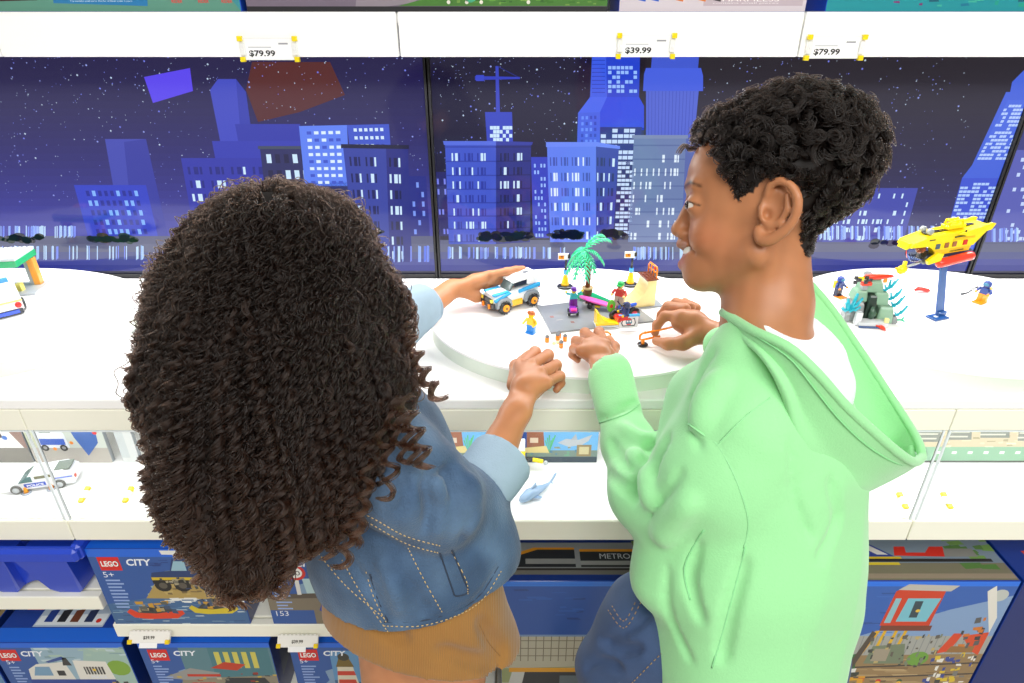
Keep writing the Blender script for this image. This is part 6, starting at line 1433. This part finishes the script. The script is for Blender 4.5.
# left hand on the toy car
pc = Zc(476, 282, .930)
q.caps(gwrL, pc, .0190, .0185, .012, sq=((0, .5, 1), .7))
q.caps(pc, Zc(490, 277, .938), .016, .013, .010)
q.chain([Zc(492, 275, .944), Zc(507, 271.5, .948), Zc(516, 269.5, .947), Zc(523, 268.5, .945)], [.0088, .0078, .0070, .0060], .004)
q.chain([Zc(492, 278, .938), Zc(503, 274, .938), Zc(512, 276, .925), Zc(515, 279, .914)], [.0088, .0078, .0070, .0060], .003)
q.chain([Zc(490, 282, .930), Zc(499, 281, .926), Zc(506, 284, .912), Zc(507, 287, .905)], [.0086, .0074, .0066, .0058], .003)
q.chain([Zc(486, 286, .922), Zc(493, 287, .914), Zc(497, 290, .904), Zc(498, 292, .899)], [.0080, .0068, .0060, .0052], .003)
q.chain([Zc(464, 292, .918), Zc(476, 297, .906), Zc(487, 299, .898)], [.0120, .0092, .0066], .008)
wsg = wave(31, 240)
def skin_g(P):
    C = np.tile(np.array(lin((184, 124, 84))), (len(P), 1))*(1+.04*wsg(P))[:, None]
    d = P-V3(HG); hr = (np.abs(d[:, 0]) < .11) & (np.abs(d[:, 2]-.0) < .12) & (d[:, 1] < .07) & ((d[:, 1] < .03) | (d[:, 2] > .055)) & (P[:, 2] > 1.08)
    C[hr] = lin((22, 15, 12)); return C
gbody = q.mesh('body', .0021, SKIN, girl, skin_g)
for sx in (-1, 1):
    m = MB(); c_ = HG+Vector((.012+sx*.028, .0815, .004)); m.ball(c_, .0098, (232, 228, 222), n=16); m.ball(c_+Vector((0, .0055, 0)), .0052, (40, 26, 18), n=12); m.build('eye', mat('eye_gloss', None, .08, coat=.5), girl).location = -girl.location
# jacket
jk = Sdf(); FG = (.35, .93, 0)
jk.chain([W(348, 402, .725), W(362, 440, .750), W(385, 500, .785), W(402, 550, .795), W(411, 590, .800)], [.070, .094, .100, .108, .110], .03, sq=(FG, .84))
jk.chain([W(378, 440, .690), W(405, 478, .695), W(436, 500, .720), W(462, 505, .765)], [.052, .060, .056, .048], .007)
jk.chain([W(462, 506, .785), W(482, 484, .81)], [.046, .039], .012)
jk.chain([gshL, gelL, W(400, 325, 1.08)], [.052, .042, .034], .02)
jk.caps(W(395, 545, .79), W(440, 545, .80), .105, .10, .02, sq=(FG, .84))
wk = wave(41, 34); wk2 = wave(42, 110)
jk.disp = lambda P: .0024*wk(P)+.0007*wk2(P)
jk.plane((.10, -.10, -1), W(410, 634, .70))
C_ = jk.crease
C_([(340, 505), (372, 522), (405, 540), (438, 550)], .0024, .004, .0, 16, taper=False); C_([(384, 622), (420, 622), (455, 612), (480, 596), (500, 566)], .0018, .003, .0, 18, taper=False)
C_([(352, 412), (376, 428), (402, 444)], .004, .006, 0, 10)
for pts, r in (([(450, 470), (452, 495), (446, 520)], .010), ([(462, 478), (462, 500), (455, 528)], .009), ([(425, 480), (432, 505), (428, 530)], .008), ([(400, 470), (405, 492), (400, 512)], .006), ([(405, 575), (420, 600), (425, 615)], .006), ([(350, 560), (372, 590), (385, 615)], .006), ([(480, 500), (470, 520), (462, 540)], .008), ([(400, 440), (425, 462), (445, 475)], .007)): C_(pts, r*.5, r*1.3, -.001, 10)
for pts, r in (([(458, 470), (458, 500), (451, 528)], .010), ([(436, 478), (440, 505), (436, 535)], .009), ([(470, 480), (474, 500), (468, 530)], .009), ([(380, 560), (395, 590), (400, 612)], .007)): C_(pts, r*.55, r*1.4, -r*.1, 10, False)
JD = mat('blue_denim', None, .8, bump=(420, .8), mott=(38, .38), sheen=.15)
wd = wave(43, 55); wd2 = wave(44, 160)
def denim(P):
    base = np.array(lin((50, 76, 106))); lt = np.array(lin((92, 120, 148))); t = np.clip(.25+.22*wd(P)+.12*wd2(P), 0, 1)[:, None]; return base*(1-t)+lt*t
jacket = jk.mesh('denim_jacket', .0042, JD, girl, denim)
ST = (196, 168, 120); DK = (40, 52, 70)
stitch(jacket, jk, [[(342, 509), (374, 526), (407, 544), (438, 553)], [(338, 502), (372, 518), (405, 536), (440, 546)], [(384, 626), (420, 626), (456, 616), (482, 600), (502, 570)], [(366, 572), (374, 598), (386, 622)], [(408, 548), (424, 580), (442, 612)], [(452, 552), (466, 580), (468, 594)], [(312, 545), (345, 585), (384, 618)], [(342, 560), (362, 595), (388, 632)]], ST, .0006)
stitch(jacket, jk, [[(370, 574), (378, 599), (388, 621)], [(384, 622), (420, 621), (455, 611), (480, 595), (499, 565)], [(440, 553), (452, 588), (456, 596), (468, 592), (464, 580), (452, 550)]], DK, .0010, 'seam_line', .0, dash=False)
# rolled cuffs, paler inside-out denim
LDN = mat('pale_denim', None, .85, bump=(600, .4), mott=(60, .08))
def cuff(a_, b_, r0, r1, seed):
    s_ = Sdf(); a_, b_ = Vector(a_), Vector(b_); d = (b_-a_).normalized(); s_.caps(a_-d*.02, b_+d*.02, r0, r1, .004); s_.caps(a_-d*.06, b_+d*.06, r0*.80, r1*.80, .003, True); wc = wave(seed, 60); s_.disp = lambda P: .0016*wc(P)
    s_.plane(d, b_); s_.plane(-d, a_); o = s_.mesh('rolled_cuff', .0032, LDN, jacket, coldefault=(150, 172, 188)); o.location = (0, 0, 0)
    m = MB(); u_, v_ = np.array(d.orthogonal()), None; u_ = Vector(u_).normalized(); v_ = d.cross(u_); rr_ = r1*.985
    m.tube([b_-d*.002+(u_*math.cos(k*.2618)+v_*math.sin(k*.2618))*rr_*.95 for k in range(25)], .0030, (150, 172, 190), 8); m.build('cuff_hem', LDN, jacket)
cuff(W(478, 490, .80), W(502, 459, .838), .0420, .0425, 51); cuff(W(392, 332, 1.06), W(425, 303, 1.135), .040, .039, 52)
# collar
co = Sdf(); co.chain([W(300, 385, .74), W(335, 395, .665), W(372, 412, .655), W(402, 432, .675), W(425, 440, .72)], [.012, .015, .016, .014, .010], .01, sq=((0, .6, .8), .5)); co.disp = lambda P: .001*wk2(P)
co.mesh('collar', .003, JD, jacket, denim).location = (0, 0, 0)
# skirt
sk = Sdf(); sk.chain([W(410, 560, .80), W(418, 605, .82), W(428, 655, .85), W(430, 690, .87)], [.098, .112, .126, .130], .02, sq=(FG, .86))
ww = wave(61, 26)
sk.disp = lambda P: .0032*ww(P)
_a, _b, _c = W(340, 606, .84), sk.hit([(432, 682)])[0], W(524, 642, .86); _n = (_b-_a).cross(_c-_a); _n = _n if _n.z < 0 else -_n; sk.plane(_n, _a)
for pts in ([(480, 620), (492, 640), (505, 655)], [(440, 650), (470, 660), (500, 665)], [(360, 600), (380, 625), (405, 640)]): sk.crease(pts, .005, .012, -.001)
CORD = mat('tan_corduroy', None, .85, mott=(30, .12), sheen=.2)
nt = CORD.node_tree; wv = nt.nodes.new('ShaderNodeTexWave'); wv.inputs['Scale'].default_value = 160; wv.inputs['Distortion'].default_value = .6; wv.bands_direction = 'X'
tc = nt.nodes.new('ShaderNodeTexCoord'); nt.links.new(tc.outputs['Object'], wv.inputs['Vector']); bp = nt.nodes.new('ShaderNodeBump'); bp.inputs['Strength'].default_value = .5; bp.inputs['Distance'].default_value = .001
nt.links.new(wv.outputs['Fac'], bp.inputs['Height']); nt.links.new(bp.outputs[0], nt.nodes['Principled BSDF'].inputs['Normal'])
skirt = sk.mesh('skirt', .0042, CORD, girl, coldefault=(150, 106, 50))
stitch(skirt, sk, [[(478, 622), (488, 642), (500, 656)]], (130, 92, 50), .0007, 'seam_line', 0, dash=False)
li = Sdf(); li.chain([W(432, 640, .845), W(436, 700, .875)], [.098, .106], .01, sq=(FG, .86)); li.plane(_n, _a+Vector((0, 0, -.012))); li.mesh('skirt_lining', .005, mat('white_cotton', None, .8), girl, coldefault=(240, 238, 226))
for a_ in (W(402, 760, .93), W(446, 770, .92)): shoe(girl, a_, (.2, .95, 0), (240, 240, 240))

# long curly hair: strands grown downwards over a hidden bulk
hh = Sdf()
hh.ell(W(280, 268, .685), (.078, .092, .082), k=.02); hh.chain([W(266, 300, .675), W(270, 360, .655), W(264, 420, .645), W(252, 490, .635), W(244, 555, .625)], [.080, .094, .084, .068, .036], .025, sq=((0, 1, .2), .72))
hh.chain([W(325, 250, .70), W(348, 320, .695), W(352, 390, .675), W(338, 450, .655), W(318, 510, .645)], [.040, .045, .040, .034, .022], .025)
hh.chain([W(216, 300, .675), W(210, 380, .65), W(204, 450, .64)], [.045, .045, .036], .02)
hs2 = wave(71, 45); hh.disp = lambda P: .004*hs2(P)
hull = hh.mesh('hair_bulk', .005, mat('hair_bulk', (18, 12, 9), .9), girl)
rg = np.random.default_rng(9)
def grow(NC, NS, K, seed, keep, lmin, lmax, crad, pitch, foff=.006, spread=.0030):
    R0, N0 = surf_samples(hull, NC, keep, seed); P = R0.copy(); L = rg.uniform(lmin, lmax, NC); st = L/K
    path = np.empty((NC, K, 3)); depth = rg.uniform(.000, foff, NC); C0 = V3(W(275, 265, .685)); drift = rg.normal(size=(NC, 3))*.07; phs = rg.uniform(0, 6.28, NC); zm = np.interp(R0[:, 0], [-.33, -.26, -.21, -.15], [.93, .885, .90, .95])+rg.normal(size=NC)*.015
    for k in range(K):
        path[:, k] = P; e = .003
        g_ = np.stack([hh.eval(P+np.eye(3)[i]*e)-hh.eval(P-np.eye(3)[i]*e) for i in range(3)], 1); g_ /= np.maximum(np.linalg.norm(g_, axis=1), 1e-6)[:, None]
        r_ = P-C0; r_[:, 2] *= .3; r_ /= np.maximum(np.linalg.norm(r_, axis=1), 1e-6)[:, None]
        up = np.clip((P[:, 2]-C0[2]+.02)/.09, 0, 1)[:, None]; dn = np.array((0.02, -.02, -1.))
        d = dn*(1-.75*up)+r_*up*1.0+drift+.10*np.sin(phs+k*.25)[:, None]*np.array((1, .4, 0))
        d -= g_*(d*g_).sum(1)[:, None]*np.clip(1.2-hh.eval(P)/.03, 0, 1)[:, None]; d /= np.linalg.norm(d, axis=1)[:, None]
        P = P+d*(st*np.clip((P[:, 2]-zm)/.02, .02, 1))[:, None]; f = hh.eval(P); P = P-g_*(np.clip(f-depth, -.02, .003)*.6)[:, None]
    T = np.gradient(path, axis=1); T /= np.maximum(np.linalg.norm(T, axis=2), 1e-9)[..., None]
    A = np.cross(T, np.array((.2, .9, .1))); A /= np.maximum(np.linalg.norm(A, axis=2), 1e-6)[..., None]; Bv = np.cross(T, A)
    t = np.linspace(0, 1, K); sarc = np.concatenate([np.zeros((NC, 1)), np.linalg.norm(np.diff(path, axis=1), axis=2).cumsum(1)], 1); ph0 = rg.uniform(0, 6.28, NC); cr = crad*rg.uniform(.6, 1.3, NC); pt = pitch*rg.uniform(.75, 1.35, NC)
    out = np.empty((NC, NS, K, 3)); env = np.clip(t*5, 0, 1)
    for j in range(NS):
        ph = ph0+rg.normal(size=NC)*.16; o_ = rg.normal(size=(NC, 2))*spread; rr_ = cr*(1+rg.normal(size=NC)*.25); ang = ph[:, None]+6.28*sarc/pt[:, None]*(1+rg.normal(size=NC)*.02)[:, None]
        ca = rr_[:, None]*np.cos(ang)*env+o_[:, :1]*(1+.5*np.sin(t*9+ph0[:, None])); cb = rr_[:, None]*np.sin(ang)*env+o_[:, 1:]*(1+.5*np.cos(t*7+ph0[:, None]))
        out[:, j] = path+A*ca[..., None]+Bv*cb[..., None]
    return out.reshape(-1, K, 3)
S1 = grow(1150, 18, 84, 3, lambda P: P[:, 2] > .93, .17, .34, .0033, .0195, .011, .0019)
S2 = grow(420, 12, 90, 4, lambda P: (P[:, 2] < 1.16), .12, .20, .0044, .018, .018, .0013)
S3 = grow(1100, 8, 44, 6, lambda P: P[:, 2] > 1.13, .05, .11, .0034, .015, .012, .0035)
hair_object('hair', girl, np.concatenate([S1]), .00050, (.0085, .0042, .0027), ends=(.020, .009, .005), zr=(.88, 1.06)); hair_object('loose_curls', girl, S2, .00048, (.012, .0058, .0036), ends=(.028, .012, .0065), zr=(.88, 1.06)); hair_object('crown_curls', girl, S3, .00045, (.0075, .004, .0026))
# the free ringlets hanging over the sleeve
def ringlet(pix, n, cr, pitch, seed):
    K = 110; P = np.array(smooth_path([list(W(*p)) for p in pix], K)); T = np.gradient(P, axis=0); L = np.linalg.norm(T, axis=1).cumsum(); T /= np.linalg.norm(T, axis=1)[:, None]
    A = np.cross(T, (.2, .9, .1)); A /= np.linalg.norm(A, axis=1)[:, None]; Bv = np.cross(T, A); r = np.random.default_rng(seed); out = []
    p0 = r.uniform(0, 6.28)
    for j in range(n):
        ang = p0+r.normal()*.3+6.28*L/pitch; o_ = r.normal(size=2)*.0016; rr_ = cr*(1+r.normal()*.15)*np.clip(np.linspace(0, 5, K), 0, 1)
        out.append(P+A*(rr_*np.cos(ang)+o_[0])[:, None]+Bv*(rr_*np.sin(ang)+o_[1])[:, None])
    return out
RL = []
for i, (pix, n, cr, pt) in enumerate((([(365, 230, .70), (392, 290, .69), (412, 345, .68), (428, 380, .67), (442, 402, .66)], 16, .0066, .019), ([(380, 270, .69), (395, 330, .68), (420, 372, .67), (436, 392, .66)], 14, .0060, .018),
        ([(375, 300, .69), (392, 360, .675), (408, 410, .632), (420, 445, .618), (426, 470, .612)], 22, .0068, .019), ([(370, 320, .69), (388, 380, .655), (402, 420, .626), (415, 462, .612)], 22, .0058, .019),
        ([(360, 340, .69), (378, 390, .64), (396, 430, .62), (408, 466, .61)], 20, .0055, .018), ([(360, 420, .63), (366, 470, .612), (360, 510, .612), (352, 545, .62)], 22, .006, .02), ([(372, 400, .64), (384, 440, .615), (392, 475, .605), (384, 500, .605)], 20, .006, .02), ([(350, 430, .63), (352, 480, .62), (346, 540, .62), (340, 570, .625)], 22, .006, .02), ([(335, 430, .66), (330, 490, .65), (328, 560, .64)], 20, .006, .02),
        ([(300, 460, .645), (298, 520, .635), (306, 562, .63)], 18, .0055, .019), ([(270, 480, .64), (268, 540, .63), (276, 575, .625)], 18, .0055, .019), ([(250, 520, .63), (248, 570, .62), (240, 610, .615)], 20, .0055, .018), ([(225, 520, .63), (222, 570, .62), (226, 612, .615)], 18, .0055, .018), ([(205, 500, .635), (195, 550, .625), (200, 590, .62)], 16, .0055, .018),
        ([(160, 400, .64), (148, 450, .635), (158, 500, .63), (166, 540, .63)], 16, .005, .017), ([(345, 225, .70), (372, 232, .70), (385, 262, .69), (398, 290, .69)], 16, .005, .016), ([(390, 300, .69), (405, 330, .68), (412, 360, .675)], 10, .0045, .015))): RL += ringlet(pix, n, cr, pt, 100+i)
hair_object('ringlet', girl, np.array(RL), .00050, (.020, .009, .005), ends=(.04, .017, .009))
